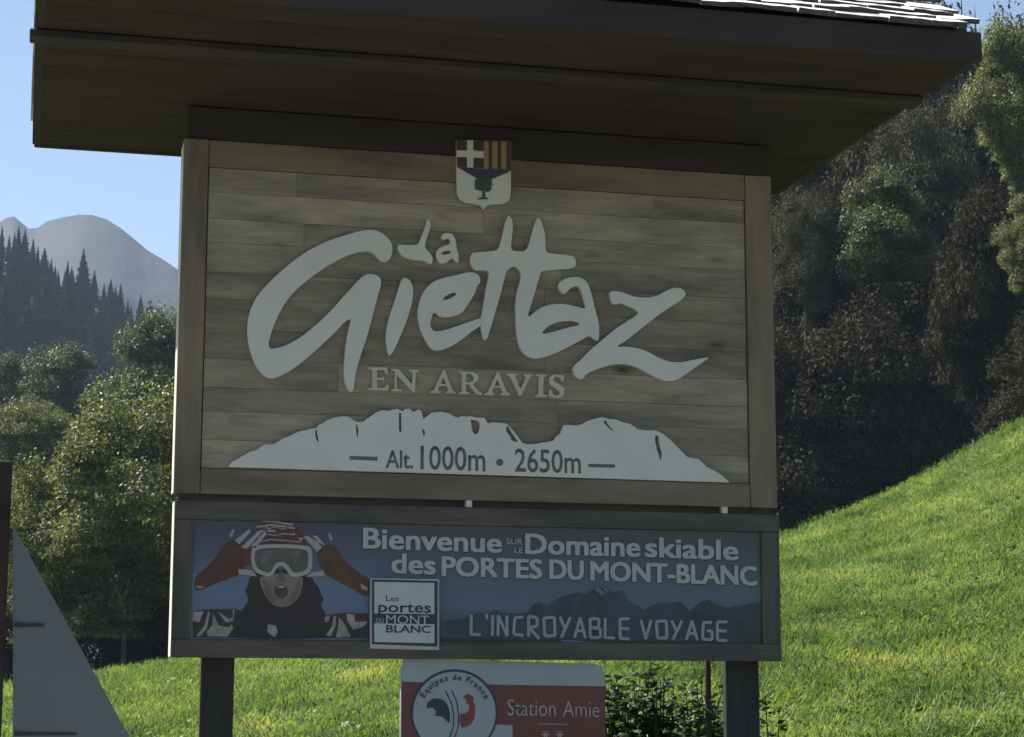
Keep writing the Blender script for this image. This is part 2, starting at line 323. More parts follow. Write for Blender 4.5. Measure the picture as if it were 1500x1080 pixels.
def text(name,s,a,b_,cap,mat,parent,y0,thick=.002,bold=0,shear=0,label=None):
    """lettering whose baseline runs from photo pixel a to b_, capitals cap pixels tall"""
    cu=bpy.data.curves.new(name,'FONT'); cu.body=s; cu.offset=bold; cu.fill_mode='BOTH'; cu.shear=shear; cu.resolution_u=3
    tmp=bpy.data.objects.new('tmp',cu); sc.collection.objects.link(tmp); bpy.context.view_layer.update()
    dg=bpy.context.evaluated_depsgraph_get()
    me=bpy.data.meshes.new_from_object(tmp.evaluated_get(dg)); cu.body='H'; bpy.context.view_layer.update()
    mh=bpy.data.meshes.new_from_object(tmp.evaluated_get(bpy.context.evaluated_depsgraph_get())); 
    ch=max(v.co.y for v in mh.vertices)-min(v.co.y for v in mh.vertices); ylow=min(v.co.y for v in mh.vertices)
    bpy.data.objects.remove(tmp)
    A=on_plane(*a,y0);B=on_plane(*b_,y0); top=on_plane(a[0],a[1]-cap,y0)
    xs=[v.co.x for v in me.vertices]; x0,x1=min(xs),max(xs); u=(B-A)/(x1-x0); vz=(top-A).z/ch
    for v in me.vertices:
        q=A+u*(v.co.x-x0); v.co=(q.x,y0,q.z+(v.co.y-ylow)*vz)
    # give it thickness
    import bmesh
    bm=bmesh.new(); bm.from_mesh(me); bmesh.ops.remove_doubles(bm,verts=bm.verts,dist=1e-6)
    r=bmesh.ops.extrude_face_region(bm,geom=bm.faces[:])
    bmesh.ops.translate(bm,vec=(0,thick,0),verts=[g for g in r['geom'] if isinstance(g,bmesh.types.BMVert)])
    bm.to_mesh(me); bm.free(); me.name=name; me.materials.clear(); me.materials.append(mat)
    o=link(name,me,parent)
    if label:o['label']=label
    return o

# posts
for x0,x1 in ((290,345),(1065,1119)):
    a=P(x0,1000,.06).x;b_=P(x1,1000,.06).x
    m=MB(); m.box(a+.015,b_,.112,.162,-.3,3.60); m.build('post',M['post'],sign,.006)
# upper board
ZT=3.481
board=MB(); xl=0.002; xr=P(1134,500).x
zu=P(255,722).z; zinT=P(700,268.5).z; zinB=P(700,697).z
xi0=P(300,470).x; xi1=P(1094.5,470).x
m=MB(); m.box(xl+.001,xr-.005,.040,.110,zu+.006,ZT-.004); back=m.build('backing_board',M['frame'],sign)
TH=.105
def rail(name,x0,x1,z0,z1,mat,y0=0.,y1=.039): 
    m=MB(); m.box(x0,x1,y0,y1,z0,z1); return m.build(name,mat,sign,.003)
upper=rail('top_rail',xi0,xi1,zinT,ZT,M['frame'],.002)
rail('bottom_rail',xi0,xi1,zu,zinB,M['frame'],.002)
rail('stile',xl,xi0-.002,zu,ZT,M['framez']); rail('stile',xi1+.002,xr,zu,ZT,M['framez'])
m=MB(); m.box(xl-.003,xl-.0006,.003,.110,zu+.004,ZT-.02); m.build('sunlit_edge_strip',M['side'],sign)  # thin pale strip standing in for the sunlit left edge
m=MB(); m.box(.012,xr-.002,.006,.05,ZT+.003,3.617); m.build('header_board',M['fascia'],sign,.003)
# planks
rows=11; rh=(zinT-zinB-.004)/rows; z=zinB+.002
hs=[random.uniform(.8,1.25) for _ in range(rows)]; s_=sum(hs); hs=[h*(zinT-zinB-.004)/s_ for h in hs]
for h in hs:
    cuts=[xi0+.002]; x=xi0+random.uniform(.35,1.6)
    while x<xi1-.3: cuts.append(x); x+=random.uniform(.8,1.7)
    cuts.append(xi1-.002)
    for a,b_ in zip(cuts,cuts[1:]):
        yy=.010+random.uniform(-.0015,.0015); m=MB(); m.box(a+.0004,b_-.0004,yy,.0385,z+.0005,z+h-.0005); m.build('plank',M['plank'],sign,.0006)
    z+=h
# letters
YL=-.012; LT=.022
def letter(loops,name='letter',mat='white',lab=None,y=YL,th=LT,sm=2):
    o=shape(name,[smooth_loop(loops[0],sm)]+[smooth_loop(l,1) for l in loops[1:]],M[mat],sign,y,th)
    if lab:o['label']=lab
    return o
G=[(720,130),(770,138),(820,170),(845,210),(845,260),(825,298),(795,303),(770,285),(750,258),(725,245),(680,246),(620,262),(540,300),(460,350),(380,410),(310,475),(265,540),(230,610),(205,680),(192,725),(193,745),(198,758),(215,760),(260,752),(330,720),(400,670),(470,610),(530,550),(600,470),(660,405),(690,375),(720,364),(755,368),(782,385),(788,410),(775,460),(755,530),(735,610),(710,700),(680,790),(660,850),(648,910),(642,970),(630,990),(613,980),(598,950),(590,910),(590,850),(595,780),(605,700),(618,640),(628,610),(626,600),(600,612),(570,645),(510,705),(440,770),(370,830),(300,880),(240,910),(205,916),(170,905),(130,860),(100,790),(82,710),(80,640),(90,570),(120,500),(165,440),(230,375),(300,315),(380,255),(470,205),(560,172),(650,145)]
I_=[(905,385),(930,390),(948,415),(956,455),(950,510),(935,570),(910,640),(880,710),(855,765),(838,793),(825,793),(815,750),(810,700),(815,650),(830,590),(850,530),(870,470),(885,420),(893,395)]
E_=[(1265,355),(1295,365),(1310,390),(1308,415),(1290,428),(1285,455),(1268,490),(1240,530),(1215,570),(1180,585),(1130,595),(1095,590),(1075,570),(1064,568),(1055,585),(1045,620),(1047,650),(1065,668),(1100,668),(1160,650),(1230,625),(1290,604),(1320,598),(1320,632),(1270,665),(1220,705),(1160,745),(1110,765),(1070,770),(1045,755),(1015,705),(990,650),(978,590),(982,530),(1000,475),(1030,430),(1070,400),(1120,385),(1190,370),(1230,358)]
Eh=[(1110,496),(1130,478),(1155,466),(1184,463),(1182,475),(1160,490),(1135,502),(1115,503)]
T_=[(238,58),(252,75),(258,110),(252,170),(246,215),(250,243),(290,247),(325,243),(340,215),(355,160),(368,110),(380,80),(392,65),(405,85),(420,125),(428,170),(428,215),(430,252),(480,260),(550,265),(580,275),(592,300),(588,325),(570,335),(510,340),(440,345),(405,350),(400,370),(385,420),(365,490),(345,550),(336,585),(340,592),(352,583),(375,562),(410,540),(460,525),(520,522),(580,535),(632,548),(640,545),(635,515),(622,470),(608,435),(590,427),(560,440),(540,465),(525,473),(505,455),(495,425),(505,405),(540,388),(580,380),(620,385),(650,410),(668,455),(682,515),(700,585),(712,640),(712,690),(709,720),(690,712),(670,695),(655,692),(620,712),(560,745),(490,780),(430,802),(380,812),(340,805),(305,775),(285,730),(275,670),(272,600),(270,520),(280,450),(300,390),(298,360),(285,335),(262,322),(240,335),(222,350),(210,400),(190,480),(165,560),(145,630),(130,680),(120,710),(108,716),(98,700),(92,665),(86,635),(88,600),(100,540),(112,460),(125,400),(133,350),(100,345),(65,348),(45,335),(30,300),(35,262),(50,252),(110,248),(175,243),(190,205),(205,150),(215,100),(225,65)]
Th=[(408,680),(430,650),(465,628),(510,615),(560,611),(600,621),(614,632),(580,641),(530,653),(470,671),(430,681)]
Z_=[(800,455),(840,462),(880,482),(930,490),(985,490),(1030,475),(1080,445),(1120,436),(1155,445),(1170,470),(1160,490),(1120,520),(1070,550),(1020,585),(970,625),(900,680),(850,720),(806,746),(812,750),(850,748),(910,755),(970,775),(1020,805),(1070,825),(1110,832),(1160,830),(1220,815),(1280,806),(1292,808),(1260,830),(1210,865),(1160,900),(1120,925),(1080,932),(1040,925),(990,900),(930,865),(880,845),(830,840),(780,842),(720,860),(670,880),(640,895),(630,918),(610,922),(585,905),(570,870),(580,845),(620,815),(660,770),(720,720),(790,660),(850,620),(900,590),(921,572),(915,562),(895,548),(860,530),(820,518),(795,528),(780,520),(770,490),(765,462),(780,455)]
L_=[(393,92),(408,115),(408,150),(395,185),(380,225),(370,270),(380,295),(405,320),(422,345),(422,385),(405,390),(385,378),(365,368),(310,365),(260,355),(220,335),(197,305),(188,278),(200,262),(250,266),(300,266),(325,262),(340,230),(360,180),(378,130),(385,100)]
A_=[(520,185),(555,195),(570,220),(578,260),(582,300),(592,320),(592,350),(595,378),(585,382),(565,365),(552,352),(540,358),(520,378),(490,388),(460,375),(445,345),(445,310),(465,285),(500,270),(535,262),(540,240),(530,222),(510,225),(495,232),(480,225),(478,205),(495,190)]
Ah=[(475,325),(490,310),(515,302),(540,305),(545,315),(530,325),(500,330)]
letter([tr(G,340,300,3.6)],lab='big white brush letter G'); letter([tr(I_,340,300,3.6)],lab='white brush letter i'); letter([tr(E_,340,300,3.6),tr(Eh,340,300,3.6)],lab='white brush letter e')
letter([tr(T_,680,300,3.6),tr(Th,680,300,3.6)],lab='joined white brush letters t t a',y=YL-.0015)
letter([tr(Z_,680,300,3.6)],lab='white brush letter z with a long tail'); letter([tr(L_,540,300,4.5)],lab='small white brush letter l'); letter([tr(A_,540,300,4.5),tr(Ah,540,300,4.5)],lab='small white brush letter a')
ser=[ ([(45,38),(180,40),(185,85),(168,88),(160,62),(108,60),(108,112),(148,112),(150,100),(158,100),(158,142),(148,142),(145,130),(108,130),(108,185),(155,187),(178,165),(192,165),(188,205),(40,200),(42,188),(72,185),(75,60),(45,52)],),
 ([(208,50),(262,52),(355,160),(360,75),(335,70),(335,55),(402,58),(402,72),(382,75),(378,213),(360,213),(250,98),(248,195),(285,198),(285,210),(210,208),(210,196),(232,193),(235,70),(208,62)],),
 ([(575,60),(590,62),(645,205),(668,215),(668,225),(598,222),(598,212),(615,208),(602,172),(552,172),(540,205),(555,212),(552,222),(485,220),(485,210),(508,203)],[(558,158),(598,158),(578,112)]),
 ([(690,68),(790,72),(825,92),(828,125),(800,150),(785,158),(830,210),(855,222),(850,235),(815,232),(755,160),(740,160),(740,212),(765,218),(762,230),(688,228),(688,218),(708,212),(710,85),(690,80)],[(740,85),(775,88),(795,108),(790,135),(770,145),(740,145)]),
 ([(958,72),(973,74),(1028,217),(1051,227),(1051,240),(981,236),(981,226),(998,222),(985,184),(935,184),(923,217),(938,224),(935,236),(868,234),(868,224),(891,217)],[(941,172),(981,172),(961,124)]),
 ([(1025,82),(1100,85),(1100,97),(1085,102),(1125,190),(1165,110),(1150,100),(1150,88),(1215,90),(1215,100),(1195,105),(1130,243),(1115,243),(1050,105),(1028,95)],),
 ([(1230,90),(1312,92),(1312,102),(1290,108),(1285,230),(1312,238),(1310,250),(1230,247),(1230,236),(1252,230),(1257,106),(1230,100)],),
 ([(1380,90),(1435,98),(1430,140),(1415,140),(1405,112),(1375,105),(1358,120),(1365,140),(1410,165),(1438,195),(1435,235),(1400,258),(1360,255),(1328,245),(1325,198),(1345,200),(1355,230),(1380,242),(1402,230),(1400,208),(1350,175),(1328,150),(1330,115),(1350,95)],)]
for ch,lp in zip('ENARAVIS',ser):
    o=shape('letter',[tr(l,530,530,4.839) for l in lp],M['stone'],sign,-.006,.016); o['label']='small cream serif letter '+ch
# mountain silhouette
mt=tr([(34,705),(60,660),(130,620),(200,580),(270,540),(350,518),(410,470),(450,460),(530,458),(580,425),(650,385),(720,360),(800,320),(850,308),(900,300),(950,285),(1000,282),(1030,240),(1070,228),(1120,190),(1200,165),(1290,150),(1350,155),(1400,185),(1440,208),(1460,214)],330,590,7.5)
mt+=tr([(130,213),(170,205),(240,155),(300,110),(350,88),(400,85),(440,92),(480,78),(540,68),(575,85),(600,95),(625,70),(680,65),(700,95),(725,100),(760,80),(800,82),(815,130),(825,175),(860,155),(910,115),(970,103),(1040,103),(1110,120),(1170,155),(1210,165),(1240,148),(1300,155)],510,590,7.5)
mt+=tr([(0,150),(60,165),(140,165),(170,200),(180,230),(240,215),(300,222),(385,228),(430,270),(480,330),(530,395),(560,440),(620,458),(700,455),(780,440),(860,430),(910,415),(935,370),(985,335),(1000,280),(1020,248),(1080,245),(1150,255),(1220,235),(1270,205),(1350,180),(1400,168)],690,590,7.5)
mt+=tr([(45,160),(90,152),(150,170),(240,178),(300,205),(380,222),(430,255),(450,275),(540,292),(650,290),(720,325),(800,390),(880,470),(980,572),(1040,582),(1100,592),(1190,680),(1270,715),(1340,760),(1420,835)],870,590,7.143)
holes=[tr(h,330,590,7.5) for h in ([(990,300),(1008,305),(1013,350),(1026,420),(1013,433),(990,370)],[(1436,240),(1450,240),(1462,300),(1458,375),(1448,380),(1438,320)])]
holes+=[tr(h,510,590,7.5) for h in ([(557,112),(584,112),(587,320),(570,325),(558,300)],[(820,285),(838,300),(845,330),(842,362),(825,355),(815,310)],[(1345,185),(1400,192),(1440,212),(1450,265),(1432,320),(1410,348),(1380,340),(1360,300)])]
holes+=[tr([(387,262),(408,260),(440,312),(478,372),(514,422),(512,432),(470,423),(434,408),(442,385),(388,320)],690,590,7.5)]
holes+=[tr(h,870,590,7.143) for h in ([(102,190),(123,186),(150,230),(198,288),(193,298),(160,270),(112,220)],[(642,342),(678,346),(684,430),(713,520),(704,598),(692,590),(662,500),(640,400)])]
mc=shape('mountain_cutout',[mt]+holes,M['white'],sign,-.010,.018); mc['label']='white cut-out mountain range silhouette carrying the altitudes'
def prt(pts,mat,parent,y,name,sm=0,th=.0012,lab=None):
    o=shape(name,[smooth_loop(pts,sm)],M[mat],parent,y,th)
    if lab:o['label']=lab
    return o
yI=-.0112
text('altitude_lettering','Alt.',(565,685.5),(605,686.5),26,M['ink'],mc,yI,.0012,.012)
text('altitude_lettering','1000m',(616,687.5),(711,690.5),34.5,M['ink'],mc,yI,.0012,.010)
text('altitude_lettering','2650m',(754,691),(851,694),33.5,M['ink'],mc,yI,.0012,.010)
prt([(512,668),(553,669.5),(553,675),(512,673.5)],'ink',mc,yI,'dash'); prt([(862,679.5),(901,680.5),(901,685.5),(862,684.5)],'ink',mc,yI,'dash')
prt([(732+5.4*math.cos(a*.5236),677.5+5.4*math.sin(a*.5236)) for a in range(12)],'ink',mc,yI,'dot')
# coat of arms
def s7(p): return tr(p,640,180,7.714)
sh=shape('coat_of_arms',[smooth_loop(s7([(222,193),(222,193),(838,205),(838,205),(836,800),(825,862),(790,902),(720,918),(620,922),(570,932),(545,958),(530,985),(514,955),(490,930),(440,917),(350,906),(280,880),(240,832),(224,770)]),1)],M['white'],sign,-.014,.016)
sh['label']='small painted shield with cross, gold stripes and tree'
y1=-.0152
prt(s7([(224,195),(528,200),(530,517),(228,497)]),'darkred',sh,y1,'red_quarter'); prt(s7([(529,200),(836,206),(836,540),(531,518)]),'darkred',sh,y1,'striped_quarter')
y2=-.0164
prt(s7([(342,197),(411,200),(411,314),(528,322),(528,400),(411,392),(411,506),(342,502),(342,388),(228,386),(228,313),(342,313)]),'white',sh,y2,'cross')
for a,b_ in ((531,585),(625,684),(728,784)): prt(s7([(a,212),(b_,214),(b_,522),(a,518)]),'gold',sh,y2,'gold_stripe')
prt(s7([(228,499),(835,542),(800,562),(610,642),(540,650),(458,632)]),'navy',sh,y2,'blue_chevron')
prt(s7([(430,645),(460,632),(600,638),(625,650),(620,680),(630,700),(612,720),(620,745),(600,770),(575,785),(545,772),(545,838),(580,856),(582,866),(460,866),(465,856),(512,838),(515,770),(490,768),(430,752)]),'greenink',sh,y2-.0012,'tree_emblem')
# lower board
zl=P(256,732.5).z; zb=P(251.5,963).z
xl2=P(253.5,850).x; xr2=P(1143,860).x; xj0=P(281.5,850).x; xj1=P(1116.5,860).x; zj1=P(700,770).z; zj0=P(700,940).z
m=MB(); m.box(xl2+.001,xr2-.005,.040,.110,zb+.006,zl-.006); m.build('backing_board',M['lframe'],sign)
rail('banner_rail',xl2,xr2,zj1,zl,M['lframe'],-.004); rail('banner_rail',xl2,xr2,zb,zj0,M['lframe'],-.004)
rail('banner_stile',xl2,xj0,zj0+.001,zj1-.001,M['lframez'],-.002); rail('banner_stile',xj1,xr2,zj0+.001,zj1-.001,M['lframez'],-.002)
m=MB(); m.box(xl2-.003,xl2-.0006,.0,.110,zb+.004,zl-.004); m.build('sunlit_edge_strip',M['side'],sign)  # lower board's left edge, sunlight again put into the pale colour
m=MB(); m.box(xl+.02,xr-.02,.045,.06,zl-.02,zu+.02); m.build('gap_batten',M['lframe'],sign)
for px_ in (1060,686): 
    q=P(px_,747 if px_>900 else 737,.02); m=MB(); m.box(q.x-.012,q.x+.012,.004,.04,zl+.0005,zu-.0005); m.build('gap_sun_spot',M['side'],sign)  # pale blocks in place of spots of sun showing through the gap
m=MB(); m.box(xj0+.001,xj1-.001,.012,.039,zj0+.001,zj1-.001); ban=m.build('banner',M['banner'],sign); ban['label']='printed ski area banner with a person in goggles and blue mountains'
yb=.0105
def z1(p): return tr(p,240,740,3.176)
def z2(p): return tr(p,520,750,4.6875)
def z3(p): return tr(p,820,750,4.41)
B0=yb
# printed mountains
ridgeline=z2([(580,780),(620,750),(700,735),(760,735),(850,690),(900,700),(960,672),(1010,690),(1100,700),(1180,690),(1220,640),(1260,620),(1320,640),(1400,590),(1470,565)])+z3([(40,540),(110,520),(170,530),(230,490),(300,485),(340,520),(400,510),(440,570),(490,600),(550,635),(600,600),(680,585),(780,580),(840,640),(900,590),(960,565),(1010,600),(1080,620),(1200,600),(1290,580),(1300,600)])
prt(ridgeline+[(1114,941),(643,934)],'mtn',ban,B0,'printed_mountains')
prt(z3([(850,640),(900,592),(960,568),(1010,602),(1080,622),(1200,602),(1295,585),(1297,840),(1100,850),(900,800)]),'mtn2',ban,B0-.0012,'printed_mountains')
prt(z2([(585,900),(900,905),(1200,915),(1500,925)])+z3([(300,850),(700,855),(1000,850),(1297,845),(1297,868)])+[(700,936),(645,935)],'foot',ban,B0-.0024,'printed_foreground')
for p_ in ([(220,495),(250,485),(300,530),(270,540)],[(275,490),(310,490),(320,530),(300,520)],[(560,0),(561,0),(560,1)]):
    if p_[0][0]<500: prt(z3(p_),'bluehaze',ban,B0-.0024,'printed_snow')
prt(z3([(0,830),(60,825),(150,835),(330,850),(150,848),(20,842)]),'bluehaze',ban,B0-.0036,'printed_snow')
# printed person
prt(z1([(135,500),(180,488),(240,484),(330,482),(380,500),(700,500),(760,512),(840,500),(950,505),(958,620),(135,616)]),'printdark',ban,B0,'printed_shoulders')
fig=prt(z1([(400,330),(392,372),(378,400),(398,440),(372,478),(352,505),(362,540),(330,570),(322,600),(318,622),(770,622),(765,590),(772,560),(748,525),(752,500),(728,470),(745,440),(728,410),(722,385),(700,360),(690,335),(600,300),(480,300)]),'hair',ban,B0-.0008,'printed_person',1,lab='printed person in white ski goggles, maroon hat and orange sleeves, mouth open')
for q in ([(420,330),(405,400),(425,470),(400,560)],[(670,340),(690,410),(680,480),(705,580)],[(640,420),(655,500),(640,600)],[(455,430),(445,520),(470,600)]): prt(stroke_loop(z1(q),1.6),'printdark',ban,B0-.0016,'printed_hair_strand')
def pf(p,mat,k,name,sm=1): return prt(z1(p),mat,ban,B0-.0012*k,name,sm)
pf([(150,330),(200,290),(235,255),(265,205),(300,165),(350,165),(390,195),(415,215),(420,265),(360,300),(350,325),(300,345),(250,360),(195,385),(155,402),(140,370)],'orange',1,'printed_sleeve')
pf([(735,190),(790,188),(815,215),(850,270),(900,310),(957,345),(957,437),(880,392),(800,350),(748,320),(742,300),(722,280),(715,220)],'brownor',1,'printed_sleeve')
pf([(412,200),(425,130),(460,92),(540,74),(605,90),(645,130),(668,200)],'hat',1,'printed_hat')
for q in ([(450,72),(520,78),(600,92)],[(432,102),(500,92),(560,100),(610,108)],[(430,128),(470,118),(520,122)],[(600,130),(620,145),(640,165)],[(480,112),(450,150)]):
    prt(stroke_loop(z1(q),2.6),'glove',ban,B0-.0024,'printed_hat_stripe')
pf([(440,320),(650,320),(642,400),(615,448),(575,474),(530,476),(492,452),(458,400)],'skin',2,'printed_face')
pf([(512,385),(545,366),(578,385),(576,420),(545,438),(518,420)],'mouth',3,'printed_mouth'); pf([(528,375),(562,375),(560,386),(530,386)],'glove',4,'printed_teeth'); pf([(525,405),(565,405),(562,428),(545,434),(528,428)],'hat',4,'printed_tongue')
pf([(428,186),(545,181),(672,188),(690,205),(692,290),(672,322),(620,336),(592,334),(568,300),(556,284),(534,284),(522,300),(500,334),(462,328),(425,312),(405,272),(408,203)],'gogg',3,'printed_goggle_frame')
pf([(440,203),(545,198),(655,205),(673,222),(670,288),(652,308),(604,318),(584,288),(562,265),(528,265),(508,290),(494,318),(460,308),(436,295),(422,262),(424,218)],'lens',4,'printed_goggle_lens')
pf([(545,300),(562,330),(570,350),(548,356),(522,350),(532,328)],'skin2',2.6,'printed_nose')
pf([(458,345),(480,350),(500,400),(520,440),(500,455),(475,430)],'skin2',2.6,'printed_cheek_shade'); pf([(640,345),(615,360),(600,410),(575,445),(600,455),(628,425)],'skin2',2.6,'printed_cheek_shade')
pf([(455,215),(520,208),(500,240),(470,285),(445,270)],'lens2',5,'printed_goggle_reflection'); pf([(600,212),(640,215),(620,250),(596,240)],'lens2',5,'printed_goggle_reflection')
for q in ([(170,345),(230,300),(290,240)],[(200,365),(270,320),(340,270)],[(240,275),(300,215),(330,190)]): prt(stroke_loop(z1(q),2.2),'darkred',ban,B0-.0022,'printed_sleeve_fold')
for q in ([(770,215),(820,280),(870,340)],[(745,250),(790,310),(850,350)],[(880,330),(930,370)]): prt(stroke_loop(z1(q),2.0),'darkred',ban,B0-.0022,'printed_sleeve_fold')
for q in ([(440,150),(480,135),(520,142),(560,132),(610,140),(650,160)],[(425,175),(500,160),(560,165),(640,172)],[(470,98),(490,110),(520,100),(550,112),(580,103)]): prt(stroke_loop(z1(q),1.8),'snowc',ban,B0-.0024,'printed_hat_pattern')
for q in ([(345,298),(410,303),(435,332),(350,322)],[(660,335),(690,312),(745,305),(747,330)]): pf(q,'glove',3,'printed_strap',0)
for q in ([(303,145),(320,110),(330,116),(316,150)],[(330,165),(395,112),(406,122),(350,182)],[(360,197),(440,120),(456,126),(388,203)],[(648,145),(668,142),(745,190),(712,218)],[(690,142),(712,142),(748,182),(738,196)],[(764,135),(774,130),(786,160),(774,165)],[(405,190),(470,125),(478,135),(425,200)]):
    pf(q,'glove',3,'printed_glove_finger',0)
for q in ([(135,500),(185,495),(165,545),(135,540)],[(150,610),(190,560),(205,495),(215,500),(200,575),(165,612)],[(230,505),(255,560),(300,570),(315,555),(325,570),(295,612),(205,612),(200,590),(225,560)],[(250,495),(300,530),(325,520),(330,490),(320,485),(325,540),(290,545)],[(485,555),(520,560),(530,590),(515,615),(480,590)],[(750,520),(775,515),(765,545),(748,545)],[(790,520),(800,515),(800,560),(775,612),(755,605),(780,570)],[(815,520),(845,560),(870,612),(800,618),(810,570)],[(850,505),(885,510),(890,545),(950,540),(930,565),(880,580),(855,540)],[(145,375),(190,380),(165,390)],[(915,365),(950,385),(945,400),(920,390)],[(135,320),(150,325),(140,335)]):
    pf(q,'snowc' if q[0][1]>450 else 'glove',1.2 if q[0][1]>450 else 2.4,'printed_collar_stripe',0)
yt=.0065
def T(s,a,b_,cap,mat='txt',bold=.02,y=yt,par=None,**k): return text('lettering',s,a,b_,cap,M[mat],par or ban,y,.0012,bold,**k)
# dark soft edge behind the lettering, printed
for s,a,b_,cap,bd in (('Bienvenue',(533,803),(734,809.5),29,.038),('Domaine',(770.6,811),(937,815.5),28.5,.038),('skiable',(946,815.5),(1080.7,820.5),28,.034),('des',(574.5,839),(637,841.5),28,.038),('PORTES',(648,843),(793,847.5),27,.036),('DU',(806,847.5),(854,849.5),27,.036),('MONT-BLANC',(866,850),(1108,857.5),27,.026)):
    T(s,(a[0]+.2,a[1]+1.9),(b_[0]+.6,b_[1]+1.9),cap,'black',0,yt+.0010); T(s,(a[0]+1.7,a[1]+1.6),(b_[0]+2.2,b_[1]+1.6),cap,'black',0,yt+.0015); [T(s,(a[0]+ox,a[1]+oy),(b_[0]+ox,b_[1]+oy),cap,'txt',0,yt-.0003*kk) for kk,(ox,oy) in enumerate(((-1.3,.6),(1.3,.6),(-1.3,-.9),(1.3,-.9),(0,0)))]
T('SUR',(742,797),(766,798),8.5,bold=.01); T('LE',(754,809.5),(766,810),8,bold=.01)
# hand drawn capitals
HG={'L':[[(0,0),(.02,1)],[(0,.04),(.8,.04)]],"'":[[(.1,1.05),(.2,.8)]],'I':[[(.1,0),(.1,1)]],'N':[[(0,0),(.02,1),(.75,0),(.72,1)]],'C':[[(.8,.95),(.15,.9),(.05,.1),(.8,.05)]],
 'R':[[(0,0),(0,1),(.7,.92),(.68,.5),(.05,.45),(.85,-.1)]],'O':[[(.1,.05),(.0,.92),(.8,.98),(.85,.08),(.1,.05)]],'Y':[[(0,1),(.35,.5)],[(.85,1),(.1,0)]],'A':[[(-.05,0),(.42,1),(.85,0)],[(.1,.35),(.7,.33)]],
 'B':[[(.02,.02),(0,.95),(.75,.95),(.7,.55),(.05,.5),(.85,.48),(.85,.05),(.02,.02)]],'E':[[(.8,1),(0,.97),(.02,.02),(.8,0)],[(0,.52),(.75,.5)]],'V':[[(0,1),(.38,0),(.8,1)]],'G':[[(.8,.95),(.1,.92),(.05,.06),(.8,.03),(.8,.5),(.4,.5)]]}
def hand(s,a,b_,cap,widths,mat,wd,y,name='lettering'):
    tot=sum(widths.get(c,1.) for c in s); x=0; loops=[]
    for ch in s:
        wch=widths.get(ch,1.)
        for stq in HG[ch]:
            st=[]
            for (u,v) in stq:
                fx_=(x+u*wch*.82)/tot; st.append((a[0]+(b_[0]-a[0])*fx_,a[1]+(b_[1]-a[1])*fx_-v*cap))
            m=MB()
            for k,(p,q) in enumerate(zip(st,st[1:])):
                L=stroke_loop([p,q],wd); yy=y-.0003*(k%2)-(.0006 if stq is not HG[ch][0] else 0); m.prism([on_plane(*r,yy) for r in L],(0,.0008,0))
            o=m.build('letter',M[mat],ban)
        x+=wch
hand("L'INCROYABLE",(690,930.5),(930,936.5),30,{'I':.4,"'":.4,'O':1.1,'C':1.05},'txtdim',4.2,yt)
hand('VOYAGE',(939,936),(1073,939),28,{},'txtdim',4.2,yt)
# plaque
pq=shape('plaque',[z2([(105,455),(578,462),(578,950),(103,938)])],M['plaqueedge'],sign,-.012,.016); pq['label']='small square white plaque with navy border and the ski area name'
def pp(p,mat,k,name,lab=None): return prt(z2(p),mat,pq,-.0132-.0012*k,name,lab=lab)
pp([(117,464),(568,474),(566,926),(117,908)],'deepnavy',0,'border')
pp([(133,480),(545,488),(545,702),(133,697)],'plaque',1,'white_field'); pp([(133,765),(545,772),(545,902),(133,893)],'plaque',1,'white_field')
yq=-.0132-.0024
def Q(s,a,b_,cap,mat,bold=0,k=0): return text('lettering',s,z2([a])[0],z2([b_])[0],cap/4.6875,M[mat],pq,yq-.0012*k,.001,bold)
Q('Les',(213,612),(300,615),38,'deepnavy',.0); Q('portes',(160,688),(522,694),72,'deepnavy',.012); Q('MONT',(214,766),(508,771),58,'plaque',.0); Q('BLANC',(214,828),(520,832),50,'deepnavy',.015); Q('DU',(146,762),(196,763),32,'plaque',0)

# roof
roofX0,roofX1=-.605,2.862; YB,YR=-1.271,.7896; ZS=3.62; SL=math.radians(30)
yr=(YB+YR)/2; e0=ZS+.118; zr=e0+(yr-YB)*math.tan(SL)
m=MB(); 
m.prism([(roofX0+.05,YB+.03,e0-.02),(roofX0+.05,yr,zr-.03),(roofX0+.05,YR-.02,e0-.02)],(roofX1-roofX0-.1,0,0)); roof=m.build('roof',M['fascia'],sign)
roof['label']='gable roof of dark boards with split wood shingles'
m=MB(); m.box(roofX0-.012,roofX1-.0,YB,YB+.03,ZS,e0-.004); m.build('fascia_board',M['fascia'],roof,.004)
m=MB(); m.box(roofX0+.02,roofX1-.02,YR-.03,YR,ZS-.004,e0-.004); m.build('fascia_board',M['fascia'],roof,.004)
for s in (0,1):
    xx=roofX0+.02 if s==0 else roofX1-.045
    m=MB(); m.prism([(xx,YB+.032,ZS+.001),(xx,YB+.032,e0-.01),(xx,yr,zr-.02),(xx,YR-.032,e0-.01),(xx,YR-.032,ZS+.001)],(.025,0,0)); m.build('gable_board',M['fascia'],roof)
m=MB(); m.box(roofX0-.006,roofX1-.03,-.7236-.09,-.7236,ZS-.03,ZS-.001); m.build('cross_beam',M['fascia'],roof,.004)
yy=YB+.034
while yy<YR-.05:
    wd=random.uniform(.16,.2); y2=min(yy+wd,YR-.032)
    if True:
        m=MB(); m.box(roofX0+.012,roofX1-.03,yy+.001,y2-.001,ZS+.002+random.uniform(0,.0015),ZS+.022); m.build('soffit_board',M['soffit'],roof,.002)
    yy=y2
